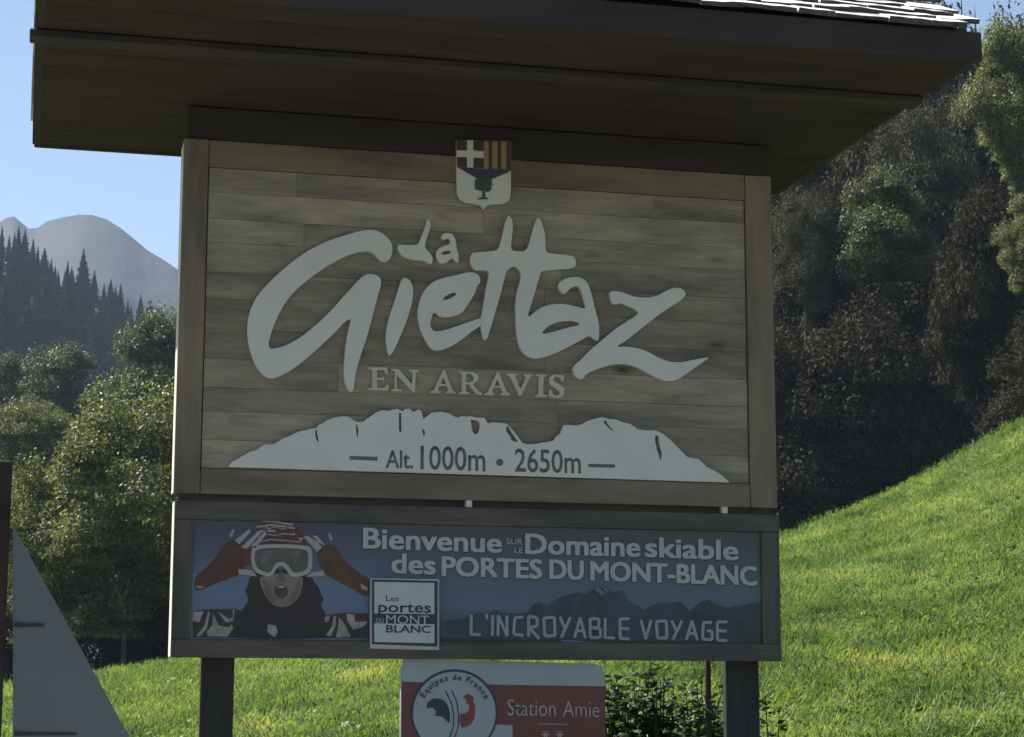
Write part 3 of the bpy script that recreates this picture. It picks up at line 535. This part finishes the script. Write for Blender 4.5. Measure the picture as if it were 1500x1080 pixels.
# shingles: front slope singly
bases=[]
for k in range(6):
    wd=random.uniform(.11,.22); th=random.uniform(.013,.021)
    m=MB(); nx=4; pts=[]
    for i in range(nx+1):
        x=wd*i/nx-wd/2; pts.append((x,random.uniform(-.006,.006),random.uniform(-.0015,.003)))
    top=[(p[0],p[1],th+p[2]) for p in pts]; bot=[(p[0],p[1]*.6,0) for p in pts]; tb=[(p[0],.26,.004) for p in pts]
    n=nx+1; vs=bot+top+tb
    fs=[(i,i+1,n+i+1,n+i) for i in range(nx)]+[(n+i,n+i+1,2*n+i+1,2*n+i) for i in range(nx)]+[(0,n,2*n),(nx,2*n+nx,n+nx)]
    fs+= [tuple([0]+[2*n]+[2*n+nx]+[nx])]
    m.add(vs,fs); me=bpy.data.meshes.new('shingle'); me.from_pydata(m.v,[],m.f); me.materials.append(M['shingle']); me.materials.append(M['butt']); me.polygons.foreach_set('material_index',[1 if i<nx else 0 for i in range(len(m.f))]); bases.append((me,wd))  # butt faces take the shaded copy, all others the lit one
EXP=.115; ncourse=int((yr-YB)/math.cos(SL)/EXP)
cnt=0
for c in range(ncourse):
    x=roofX0-.0+random.uniform(-.01,.015); 
    while x<roofX1-.13:
        me,wd=random.choice(bases); 
        if cnt<290:
            o=link('shingle',me,roof); cnt+=1
        s_=(c*EXP+random.uniform(-.012,.012)); sag=0.010*math.sin((x-roofX0)*1.4)+random.uniform(0,.004)
        o.matrix_parent_inverse=Matrix()
        o.matrix_local=roof.matrix_parent_inverse.inverted_safe() if False else Matrix()
        o.matrix_parent_inverse=roof.matrix_basis.inverted() if False else Matrix.Translation(-Vector((0,0,0)))
        loc=Vector((x+wd/2,YB-.035+s_*math.cos(SL),e0-.012+s_*math.sin(SL)+.012+sag))
        o['_w']=0; del o['_w']
        o.matrix_basis=Matrix.Translation(loc)@Matrix.Rotation(SL-math.radians(2.4),4,'X')@Matrix.Rotation(random.uniform(-.035,.035),4,'Y')@Matrix.Rotation(random.uniform(-.03,.03),4,'Z')
        x+=wd*random.uniform(.97,1.03)+.004
# rear slope, one joined part
m=MB()
for c in range(ncourse):
    x=roofX0
    while x<roofX1-.05:
        wd=random.uniform(.11,.22); s_=c*EXP+random.uniform(-.01,.01); y_=YR+.035-s_*math.cos(SL); z_=e0+s_*math.sin(SL)
        up=Vector((0,-math.cos(SL),math.sin(SL)))*.25; a=Vector((x,y_,z_)); b_=Vector((x+wd-.004,y_,z_))
        m.add([a,b_,b_+up,a+up,a+Vector((0,0,.015)),b_+Vector((0,0,.015)),b_+up+Vector((0,0,.004)),a+up+Vector((0,0,.004))],[(0,1,2,3),(4,7,6,5),(0,4,5,1),(1,5,6,2),(3,7,4,0)])
        x+=wd
tag(m.build('rear_shingles',M['shingle'],roof),kind='stuff')

# ------------------------------------------------------------------ second, lower sign on its own pole
def s4(p): return tr(p,560,940,4.167)
yS=.03
low=tag(empty('team_sign',(on_plane(735,1000,yS).x,yS+.05,0)),'red and pale blue metal sign with rooster badge hung below the banner','sign')
out_=[(130,105),(1290,135),(1335,155),(1360,205),(1364,700),(1364,1150),(1330,1190),(150,1170),(120,1140),(116,700),(120,165)]
o=shape('red_panel',[smooth_loop(s4(out_),0)],M['red'],low,yS,.006)
shape('panel_edge',[s4([(112,150),(119,150),(113,1150),(107,1150)])],M['plaqueedge'],low,yS-.001,.012)
def sp_(p,mat,k,name,sm=0,lab=None):
    return prt(s4(p),mat,low,yS-.0015-.0012*k,name,sm,lab=lab)
sp_([(131,106),(1289,136),(1334,156),(1359,206),(1361,273),(640,262),(240,248),(121,244),(121,166)],'bluegrey',0,'top_band')
def circ(cx,cy,r,n=48): return [(cx+r*math.cos(2*math.pi*i/n),cy+r*math.sin(2*math.pi*i/n)) for i in range(n)]
sp_(circ(440,434,266),'deepnavy',1,'badge_ring'); sp_(circ(440,436,252),'bluegrey',2,'badge'); sp_([(660,505),(795,510),(795,800),(660,800)],'bluegrey',0,'white_box')
sp_([(270,378),(300,350),(350,345),(390,370),(412,420),(415,505),(390,480),(360,455),(320,457),(330,430),(310,405),(288,400),(276,416)],'deepnavy',3,'rooster_tail',1)
sp_([(492,345),(500,330),(518,318),(548,328),(560,350),(553,362),(566,385),(568,430),(560,480),(530,515),(475,530),(470,440),(508,440),(532,415),(530,385),(508,375),(514,350)],'rednote',3,'rooster',1)
for q in ([(385,300),(425,380),(436,450),(434,520),(410,590)],[(425,300),(455,370),(466,440),(464,520),(440,590)]): prt(stroke_loop(s4(q),1.8),'deepnavy',low,yS-.0051,'badge_arc')
# arc lettering
arc='Equipes de France'; cx,cy,rr=440,440,205
def glyph(ch,px,py,ang,h,mat,bold):
    cu=bpy.data.curves.new('letter','FONT'); cu.body=ch; cu.offset=bold; cu.resolution_u=2; cu.align_x='CENTER'
    tmp=bpy.data.objects.new('tmp',cu); sc.collection.objects.link(tmp); bpy.context.view_layer.update()
    me=bpy.data.meshes.new_from_object(tmp.evaluated_get(bpy.context.evaluated_depsgraph_get())); bpy.data.objects.remove(tmp)
    yy=yS-.0055
    for v in me.vertices:
        u,vv=v.co.x*h/.7,v.co.y*h/.7; X=px+u*math.cos(ang)+vv*math.sin(ang); Y=py+u*math.sin(ang)-vv*math.cos(ang)
        v.co=on_plane(*s4([(X,Y)])[0],yy)
    me.name='letter'; me.materials.clear(); me.materials.append(mat); link('letter',me,low)
adv={'i':.5,'r':.72,' ':.6,'E':1.05,'F':1.,'d':.9}
tot=sum(adv.get(c,.95) for c in arc); th0,th1=-64,66; acc=0
for c in arc:
    wv=adv.get(c,.95); a=math.radians(th0+(th1-th0)*(acc+wv/2)/tot); acc+=wv
    if c!=' ': glyph(c,cx+rr*math.sin(a),cy-rr*math.cos(a),a,38 if c.isupper() else 36,M['deepnavy'],.03 if not(5<0) else 0)
def SA(s,a,b_,cap,bold=-.006): return text('lettering',s,s4([a])[0],s4([b_])[0],cap/4.167,M['thin'],low,yS-.003,.001,bold)
SA('Station',(765,450),(1058,455),98,-.004); SA('Amie',(1102,458),(1325,462),98,-.008)
sp_([(955,500),(1135,504),(1135,508),(955,504)],'thin',1,'underline')
for cx_ in (997,1083):
    for k in range(3):
        a=math.pi*k/3; prt(stroke_loop(s4([(cx_-26*math.cos(a),568-26*math.sin(a)),(cx_+26*math.cos(a),568+26*math.sin(a))]),1.4),'thin',low,yS-.003-.0004*k,'snowflake_arm',th=.0004)
q=on_plane(735,1000,yS); m=MB(); m.tube([(q.x,yS+.035,-.3),(q.x,yS+.035,q.z)],[.025,.025],12); m.build('pole',M['steel'],low)

# ------------------------------------------------------------------ dark upright board and grey triangular panel at the left
y0=-.6
m=MB(); a=on_plane(-70,672,y0);b_=on_plane(18.5,672,y0); m.box(a.x,b_.x,y0,y0+.09,-.1,a.z); tag(m.build('board_end',M['soffit'],None,.006),'dark brown upright timber board end at the left edge','board')
pn=tag(empty('sheet_panel',on_plane(100,1080,y0+.1)*1),'grey triangular sheet metal panel beside the dark timber board end','panel')
pn.location.z=0
body=shape('sheet',[[(18.8,770),(21,773),(190,1080),(250,1190),(19,1190)]],M['metal'],pn,y0+.02,.012)
for (a,b_,c,d) in ((22,912,65,918),(22,1072,112,1077)):
    shape('slot_bracket',[[(a,b_),(c,b_+1),(c,d),(a,d+1)]],M['slot'],pn,y0+.016,.006)
    shape('bracket_bolt',[tr(circ(0,0,3.6,10),a+2,(b_+d)/2,1)],M['slot'],pn,y0+.010,.006)
shape('bolt',[tr(circ(0,0,2.4,10),180,1072,1)],M['steel'],pn,y0+.012,.008)

# ------------------------------------------------------------------ meadow grass
def instancer(name,pts,src,smin,smax,mat=None,seed=0,tilt=.25):
    me=bpy.data.meshes.new(name); me.vertices.add(len(pts)); me.vertices.foreach_set('co',np.asarray(pts,np.float32).ravel()); me.update()
    o=link(name,me); g=bpy.data.node_groups.new(name,'GeometryNodeTree')
    g.interface.new_socket('Geometry',in_out='INPUT',socket_type='NodeSocketGeometry'); g.interface.new_socket('Geometry',in_out='OUTPUT',socket_type='NodeSocketGeometry')
    gi=g.nodes.new('NodeGroupInput');go=g.nodes.new('NodeGroupOutput'); ip=g.nodes.new('GeometryNodeInstanceOnPoints'); oi=g.nodes.new('GeometryNodeObjectInfo'); oi.inputs[0].default_value=src
    rv=g.nodes.new('FunctionNodeRandomValue'); rv.data_type='FLOAT_VECTOR'; rv.inputs[0].default_value=(-tilt,-tilt,0); rv.inputs[1].default_value=(tilt,tilt,6.283); rv.inputs['Seed'].default_value=seed
    rs=g.nodes.new('FunctionNodeRandomValue'); rs.data_type='FLOAT'; rs.inputs[2].default_value=smin; rs.inputs[3].default_value=smax; rs.inputs['Seed'].default_value=seed+5
    g.links.new(gi.outputs[0],ip.inputs['Points']); g.links.new(oi.outputs['Geometry'],ip.inputs['Instance']); g.links.new(rv.outputs[0],ip.inputs['Rotation']); g.links.new(rs.outputs[1],ip.inputs['Scale']); g.links.new(ip.outputs[0],go.inputs[0])
    md=o.modifiers.new('scatter','NODES'); md.node_group=g; return o
def tuft(nb,hmin,hmax,wd,spread,bend,mat):
    V=[];Fc=[]
    for _ in range(nb):
        a=random.uniform(0,6.283); r=random.uniform(0,spread); bx,by=r*math.cos(a),r*math.sin(a); h=random.uniform(hmin,hmax); d=random.uniform(0,6.283); bd=random.uniform(.1,bend)*h; w_=wd*random.uniform(.7,1.3)
        sx,sy=-math.sin(d)*w_/2,math.cos(d)*w_/2; cx_,cy_=math.cos(d),math.sin(d); o=len(V)
        for k,(t,ww) in enumerate(((0,1),(.55,.85),(1,.12))):
            X=bx+cx_*bd*t*t; Y=by+cy_*bd*t*t; Z=h*t*(1-.15*t)
            V.append((X-sx*ww,Y-sy*ww,Z)); V.append((X+sx*ww,Y+sy*ww,Z))
        Fc+= [(o,o+1,o+3,o+2),(o+2,o+3,o+5,o+4)]
    me=bpy.data.meshes.new('tuft'); me.from_pydata(V,[],Fc); me.materials.append(mat); return bpy.data.objects.new('tuft_source',me)
def scatter(n,d0,d1,half=.30,lo=None):
    out=[]
    while len(out)<n:
        d=random.uniform(d0,d1); l=random.uniform(-half,half)*d+(-0.0)
        out.append(tuple(world(d,l,hgt(d,l)-.01)))
    return out
def zhgt(p): return p
src=tuft(36,.015,.062,.0075,.17,1.3,M['grass'])
tag(instancer('meadow_grass',scatter(90000,9,38.5),src,.45,1.7,seed=1,tilt=.5),kind='stuff')
src2=tuft(14,.07,.22,.008,.13,1.2,M['grass'])
pts=scatter(7500,9,35.5); pts=[p for p in pts if (math.sin(p[0]*1.7+p[1]*.9)+math.sin(p[0]*.6-p[1]*1.3)+random.uniform(-.8,.8))>.6]
tag(instancer('tall_meadow_grass',pts,src2,.5,1.1,seed=3),kind='stuff')
# broad leaves of meadow weeds
V=[];Fc=[]
for k in range(9):
    a=k*2.4; L=random.uniform(.08,.17); w_=L*.42; up=random.uniform(.3,.9); o=len(V); ca,sa=math.cos(a),math.sin(a)
    for t,ww,zz in ((.05,.1,0),(.4,1,up*.55),(.75,.8,up*.75),(1,.05,up*.6)):
        r=L*t; V.append((ca*r-sa*w_*ww/2,sa*r+ca*w_*ww/2,zz*L)); V.append((ca*r+sa*w_*ww/2,sa*r-ca*w_*ww/2,zz*L+.01))
    Fc+=[(o,o+1,o+3,o+2),(o+2,o+3,o+5,o+4),(o+4,o+5,o+7,o+6)]
me=bpy.data.meshes.new('weed_leaf'); me.from_pydata(V,[],Fc); me.materials.append(M['dock']); src3=bpy.data.objects.new('weed_source',me)
pts=scatter(14000,9,36); pts=[p for p in pts if (math.sin(p[0]*.9+p[1]*1.1+2)+math.sin(p[0]*.45-p[1]*.7)+random.uniform(-.9,.9))>.35 or dl(p)[0]<18 and random.random()<.6]
tag(instancer('meadow_weeds',pts,src3,.35,1.05,seed=9,tilt=.3),kind='stuff')
# pale dry stalks one can single out
def stalk(px,py,px2,py2,d,r,label,bend=.0):
    a=at(px,py,d);b_=at(px2,py2,d); g=dl(a); a2=Vector((a.x,a.y,min(a.z,hgt(*g)))) if py>py2 else a
    mid=(a2+b_)/2+Vector((bend,0,.0)); m=MB(); m.tube([a2,(a2+mid)/2+Vector((bend*.3,0,0)),mid,b_],[r,r*.9,r*.7,r*.4],5)
    for k in range(5):
        t=.62+.08*k; p=a2.lerp(b_,t); m.tube([p,p+Vector((random.uniform(-.04,.04),0,random.uniform(.02,.05)))],[r*.9,r*.3],4)
    tag(m.build('grass_stalk',M['straw'],None),label,'stalk','pale dry grass stalks in the meadow')
stalk(1420,700,1425,642,30,.011,'tall pale seed stalk standing near the meadow crest at the right')
stalk(1300,1120,1378,1018,14,.006,'long straw stalk leaning right in the lower right grass',.1)
stalk(1395,1075,1440,1052,14,.005,'short straw stalk lying low in the lower right corner')
stalk(590,1020,570,996,15,.005,'curved pale stalk just left of the red sign',-.03)
stalk(515,1078,490,1062,15,.005,'short curved pale stalk between the left post and red sign',.03)
stalk(1310,1100,1350,1010,15,.004,'thin straw stalk beside the long leaning stalk')

# ------------------------------------------------------------------ trees
def crown_mesh(name,mat,nblob,nleaf,leaf,rx,rz,seed,fill=.55,taper=.0):
    r=np.random.default_rng(seed)
    # blobs spread through an ellipsoid of half-width rx, half-height rz centred at z=rz
    c=r.normal(size=(nblob,3)); c/=np.linalg.norm(c,axis=1)[:,None]; c*= (r.uniform(.15,1,nblob)**.45)[:,None]*.78
    c[:,2]=c[:,2]; c[:,:2]*=(1-taper*(c[:,2:3]+1)/2)
    br=r.uniform(.20,.38,nblob)
    idx=r.integers(0,nblob,nleaf); v=r.normal(size=(nleaf,3)); v/=np.linalg.norm(v,axis=1)[:,None]; v[:,2]=np.abs(v[:,2])*.75+v[:,2]*.25
    rad=(r.uniform(0,1,nleaf)**.35)*br[idx]*(1+.18*np.sin(v[:,0]*7+idx)*np.cos(v[:,1]*6))
    p=c[idx]+v*rad[:,None]; p=p*np.array([rx,rx,rz])+np.array([0,0,rz])
    nrm=v+r.normal(size=(nleaf,3))*.75+np.array([0,0,.25]); nrm/=np.linalg.norm(nrm,axis=1)[:,None]
    t=np.cross(nrm,r.normal(size=(nleaf,3))); t/=np.linalg.norm(t,axis=1)[:,None]; bt=np.cross(nrm,t)
    L=(leaf*r.uniform(.55,1.25,nleaf))[:,None]; W_=L*.55
    q=np.stack([p-t*L*.5,p+bt*W_*.5+nrm*L*.06,p+t*L*.5,p-bt*W_*.5+nrm*L*.06],1).reshape(-1,3)
    f=np.arange(nleaf*4).reshape(-1,4); return bulk(name,q,f,mat)
def trunk_mesh(name,h,r0,seed):
    rr=random.Random(seed); m=MB(); pts=[(0,0,-1)]; x=y=0
    for k in range(1,8): x+=rr.uniform(-.12,.12);y+=rr.uniform(-.12,.12); pts.append((x,y,h*k/7))
    m.tube(pts,[r0*(1.25-.95*k/7) for k in range(8)],8)
    for k in range(9):
        z_=h*rr.uniform(.3,.85); a=rr.uniform(0,6.28); L=h*rr.uniform(.10,.2); i=int(z_/h*7); b0=Vector(pts[i]); 
        m.tube([b0,b0+Vector((math.cos(a)*L*.5,math.sin(a)*L*.5,L*.45)),b0+Vector((math.cos(a)*L,math.sin(a)*L,L*.75))],[r0*.4,r0*.25,r0*.08],6)
    me=bpy.data.meshes.new(name); me.from_pydata(m.v,[],m.f); me.materials.append(M['bark']); me.polygons.foreach_set('use_smooth',[True]*len(m.f)); return me
# real sizes: near trees 5 m crowns with 9 cm leaves, bigger ones for behind
CR={'ash':(crown_mesh('ash_crown',M['leafA'],46,60000,.17,4.2,5.5,1),8.4,11.),
    'ash2':(crown_mesh('ash_crown_wide',M['leafA'],54,60000,.17,4.6,4.2,2),9.2,8.4),
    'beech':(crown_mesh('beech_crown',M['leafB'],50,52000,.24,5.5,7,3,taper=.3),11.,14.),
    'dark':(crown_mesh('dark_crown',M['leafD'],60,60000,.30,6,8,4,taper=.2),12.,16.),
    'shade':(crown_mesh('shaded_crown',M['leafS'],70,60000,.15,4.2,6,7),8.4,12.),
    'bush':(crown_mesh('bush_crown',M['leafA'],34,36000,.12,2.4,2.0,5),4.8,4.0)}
TR=trunk_mesh('trunk',9,.2,1)
def tree(px,ptop,pw,pbot,d,kind,label,cat='tree',group=None,name='deciduous_tree'):
    """crown spanning ptop..pbot, pw wide, in photo pixels at distance d, standing on the ground there"""
    me,w0,h0=CR[kind]; top=at(px,ptop,d); bot=at(px,pbot,d); l=dl(top)[1]; g=hgt(d,l)
    e=empty(name,(top.x,top.y,g)); tag(e,label,cat,group)
    e.rotation_euler.z=0
    c=link('crown',me,None); c.parent=e; c.location=(0,0,bot.z-g); W_=pw/F*d; c.scale=(W_/w0,W_/w0,(top.z-bot.z)/h0/ .93); c.rotation_euler.z=random.uniform(0,6.28)
    t=link('trunk',TR,None); t.parent=e; t.location=(0,0,0); hh=max(1.5,(bot.z-g)+(top.z-bot.z)*.5); t.scale=(hh/9*.6,hh/9*.6,hh/9); t.rotation_euler.z=random.uniform(0,6.28)
    return e
grpL='leafy trees below the conifer slope'; grpR='tall trees behind the meadow on the right'
# left side
tree(195,540,300,1010,47,'ash','large leafy tree nearest the left post, sunlit along its upper left edge',group=grpL)
tree(95,668,230,1010,49,'ash2','rounded leafy tree low at the left, behind the grey panel',group=grpL)
tree(-40,690,220,1020,52,'ash2','leafy tree cut off by the left edge beside the timber board end',group=grpL)
tree(45,590,190,760,75,'ash2','rounded grey-green tree low at the far left, below the conifers',group=grpL)
tree(230,455,190,800,95,'beech','tall leafy tree rising against the mountain beside the sign edge',group=grpL)
tree(95,505,170,720,120,'beech','middle leafy tree standing in front of the dark conifer slope',group=grpL)
tree(10,520,150,720,125,'beech','leafy tree with pale tips at the far left below the conifers',group=grpL)
tree(160,560,150,760,105,'beech','shaded leafy tree between the tall one and the middle one',group=grpL)
tree(330,560,260,1010,50,'ash2','leafy tree mostly hidden behind the left side of the sign',group=grpL)
# right side, front row
tree(1478,18,190,330,56,'ash','sunlit leafy tree at the top right corner next to the sky',group=grpR)
tree(1512,290,120,480,52,'ash2','bright leafy tree clump at the right edge half way up',group=grpR)
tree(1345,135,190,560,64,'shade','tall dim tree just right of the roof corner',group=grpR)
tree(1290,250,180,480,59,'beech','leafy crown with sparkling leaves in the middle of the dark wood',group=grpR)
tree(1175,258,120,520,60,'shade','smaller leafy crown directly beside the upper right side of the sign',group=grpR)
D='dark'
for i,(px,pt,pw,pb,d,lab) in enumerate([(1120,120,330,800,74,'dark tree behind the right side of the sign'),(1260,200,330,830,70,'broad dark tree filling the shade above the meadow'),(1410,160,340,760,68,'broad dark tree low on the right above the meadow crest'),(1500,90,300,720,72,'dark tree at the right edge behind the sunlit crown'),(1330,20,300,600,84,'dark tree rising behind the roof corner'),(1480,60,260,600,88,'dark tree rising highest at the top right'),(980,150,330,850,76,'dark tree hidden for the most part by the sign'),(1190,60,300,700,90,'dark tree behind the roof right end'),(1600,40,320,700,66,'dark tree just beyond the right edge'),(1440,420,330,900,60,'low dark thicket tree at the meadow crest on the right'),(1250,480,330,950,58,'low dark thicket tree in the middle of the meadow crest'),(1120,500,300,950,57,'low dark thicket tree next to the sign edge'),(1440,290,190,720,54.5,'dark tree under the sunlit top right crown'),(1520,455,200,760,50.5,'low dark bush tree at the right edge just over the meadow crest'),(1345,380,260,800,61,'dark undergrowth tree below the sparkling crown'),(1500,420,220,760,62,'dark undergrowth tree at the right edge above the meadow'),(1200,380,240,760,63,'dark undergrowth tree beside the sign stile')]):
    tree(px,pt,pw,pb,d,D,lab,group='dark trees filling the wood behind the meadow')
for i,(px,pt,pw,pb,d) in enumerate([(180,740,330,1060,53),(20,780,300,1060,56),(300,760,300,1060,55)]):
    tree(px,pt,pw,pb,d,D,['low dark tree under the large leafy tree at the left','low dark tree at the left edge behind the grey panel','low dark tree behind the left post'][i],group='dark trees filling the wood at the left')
# conifer at top right
def conifer_mesh(seed,h=16,layers=20,wd=2.3):
    rr=random.Random(seed); V=[];Fc=[]
    # dense inner body of short twigs, ragged
    n=11
    for k in range(12):
        t=k/11
        for j in range(n):
            a=2*math.pi*j/n; r=(wd*(1-t)**.9*.62+.03)*rr.uniform(.6,1.25); V.append((math.cos(a)*r,math.sin(a)*r,h*(.06+.92*t)+rr.uniform(-.3,.3)))
    for k in range(11):
        for j in range(n): Fc.append((k*n+j,k*n+(j+1)%n,(k+1)*n+(j+1)%n,(k+1)*n+j))
    for k in range(layers):
        t=k/(layers-1); z=h*(.06+.9*t); r=wd*(1-t)**.8*rr.uniform(.75,1.15)+.12; m_=max(5,int(13*(1-t)+5))
        for j in range(m_):
            a=2*math.pi*(j+rr.uniform(-.4,.4))/m_; rj=r*rr.uniform(.6,1.2); w_=.42*r/1.6+.13; ca,sa=math.cos(a),math.sin(a); dz=-rj*rr.uniform(.3,.6)+rr.uniform(-.2,.2); o=len(V)
            V+=[(ca*.2,sa*.2,z+.5),(ca*rj*.55-sa*w_,sa*rj*.55+ca*w_,z+dz*.35-.35),(ca*rj,sa*rj,z+dz*.75),(ca*rj*.55+sa*w_,sa*rj*.55-ca*w_,z+dz*.35-.35),(ca*rj*.6,sa*rj*.6,z+dz*.35+.18)]
            Fc+=[(o,o+1,o+4),(o+1,o+2,o+4),(o+2,o+3,o+4),(o+3,o,o+4)]
    o=len(V); V+=[(.1,0,h*.9),(-.06,.1,h*.9),(-.03,-.1,h*.9),(0,0,h*1.04)]; Fc+=[(o,o+1,o+3),(o+1,o+2,o+3),(o+2,o,o+3)]
    me=bpy.data.meshes.new('conifer_crown'); me.from_pydata(V,[],Fc); me.materials.append(M['needle']); return me
con=[conifer_mesh(s,16,17,random.uniform(2.0,2.7)) for s in range(5)]
mt_=MB(); mt_.tube([(0,0,-1),(0,0,9)],[.22,.12],6); met=bpy.data.meshes.new('conifer_trunk'); met.from_pydata(mt_.v,[],mt_.f); met.materials.append(M['bark'])
def conifer(x,y,z,s,label,group,sx=1):
    e=empty('conifer_tree',(x,y,z)); tag(e,label,'tree',group); c=link('crown',random.choice(con)); c.parent=e; c.scale=(s*sx,s*sx,s); c.rotation_euler.z=random.uniform(0,6.28)
    t=link('trunk',met); t.parent=e; t.scale=(s,s,s); return e
# slope conifers
pos=[]; tries=0
lab='dark conifer among many on the hazy slope at the left'
for row in range(11):
    d=(500-row*13)*HS
    u=-134+random.uniform(0,2)
    while u<-79:
        l=u*d/500; z=hill(d,l); sz=HS*random.choice([.3,.42,.5,.55,.62,.8]); p=world(d,l,z)
        conifer(p.x,p.y,p.z-.3,sz,lab,'conifers on the hazy slope',random.uniform(1.2,1.9)); u+=random.uniform(1.3,3.0)
# conifers at the top right gap
for px,pt,d,lb in ((1408,-8,70,'dark conifer peeking over the right end of the roof'),(1428,14,74,'thin conifer tip against the small patch of sky')):
    top=at(px,pt,d); l=dl(top)[1]; g=hgt(d,l); conifer(top.x,top.y,g,(top.z-g)/16.4,lb,None,.7)

# ------------------------------------------------------------------ weeds behind the right post
def weed(px,pyt,d,label,nl,spread,seed):
    rr=random.Random(seed); top=at(px,pyt,d); g=dl(top); z0=hgt(*g); e=empty('tall_weed',(top.x,top.y,z0)); tag(e,label,'plant','tall dark weeds below the sign')
    ms=MB(); ml=MB(); H=top.z-z0
    for k in range(nl):
        a=rr.uniform(0,6.28); r=rr.uniform(.02,spread); h=H*rr.uniform(.72,1.02); tip=Vector((math.cos(a)*r,math.sin(a)*r*.6,h)); b0=Vector((rr.uniform(-.05,.05),rr.uniform(-.05,.05),-.05))
        mid=b0.lerp(tip,.55)+Vector((0,0,.05)); ms.tube([b0,mid,tip],[.006,.005,.002],5)
        n=90
        for j in range(n):
            t=.3+.7*j/n; p=b0.lerp(mid,t/.55) if t<.55 else mid.lerp(tip,(t-.55)/.45)
            aa=rr.uniform(0,6.28); p=p+Vector((rr.gauss(0,.018),rr.gauss(0,.018),rr.gauss(0,.012))); L=rr.uniform(.02,.062); dv=Vector((math.cos(aa),math.sin(aa),rr.uniform(-.5,.5))).normalized(); sd=dv.cross(Vector((rr.uniform(-1,1),rr.uniform(-1,1),1))).normalized()*L*.34
            q0=p+dv*.01; ml.add([q0,q0+dv*L*.4+sd,q0+dv*L,q0+dv*L*.4-sd,q0+dv*L*.45+Vector((0,0,.004))],[(0,1,4),(1,2,4),(2,3,4),(3,0,4)])
    for mm,nm,mat in ((ms,'stems','weed'),(ml,'leaves','weed')):
        me=bpy.data.meshes.new(nm); me.from_pydata(mm.v,[],mm.f); me.materials.append(M[mat]); o=link(nm,me); o.parent=e
weed(912,966,8.75,'dark leafy weed directly right of the red sign',14,.17,1)
weed(965,990,8.8,'low dark bushy weed in the middle of the gap between red sign and right post',40,.36,2)
weed(945,964,9.0,'thin upright weed stem with small leaves right of the red sign',4,.10,6)
weed(1012,964,8.9,'dark weed with drooping leaf plumes left of the thick stem',9,.22,3)
weed(1046,985,8.7,'dense dark weed close to the left of the right post',22,.26,4)
weed(1128,1002,8.8,'weed tip poking out to the right of the right post',3,.05,5)
q=at(1036,1000,8.6); m=MB(); m.tube([(q.x,q.y,-.1),(q.x+.004,q.y,q.z+.2)],[.017,.013],8); m2=m.build('thick_stem',M['bark'],None,smooth=True); tag(m2,'thick dark stem rising behind the banner just left of the right post','plant')

# ------------------------------------------------------------------ hazy air
hz=MB(); 
cs=[world(-60,-1500),world(-60,1500),world(1900,1500),world(1900,-1500)]
vs=[(c.x,c.y,-8) for c in cs]+[(c.x,c.y,330) for c in cs]
hz.add(vs,[(0,3,2,1),(4,5,6,7),(0,1,5,4),(1,2,6,5),(2,3,7,6),(3,0,4,7)])
hm=bpy.data.materials.new('haze_air'); hm.use_nodes=True; ht=hm.node_tree; ht.nodes.clear(); ho=ht.nodes.new('ShaderNodeOutputMaterial'); pv=ht.nodes.new('ShaderNodeVolumePrincipled')
pv.inputs['Color'].default_value=(.58,.73,.98,1); pv.inputs['Density'].default_value=.00026; pv.inputs['Anisotropy'].default_value=.0
ht.links.new(pv.outputs[0],ho.inputs['Volume'])
tag(hz.build('haze',hm),kind='stuff')
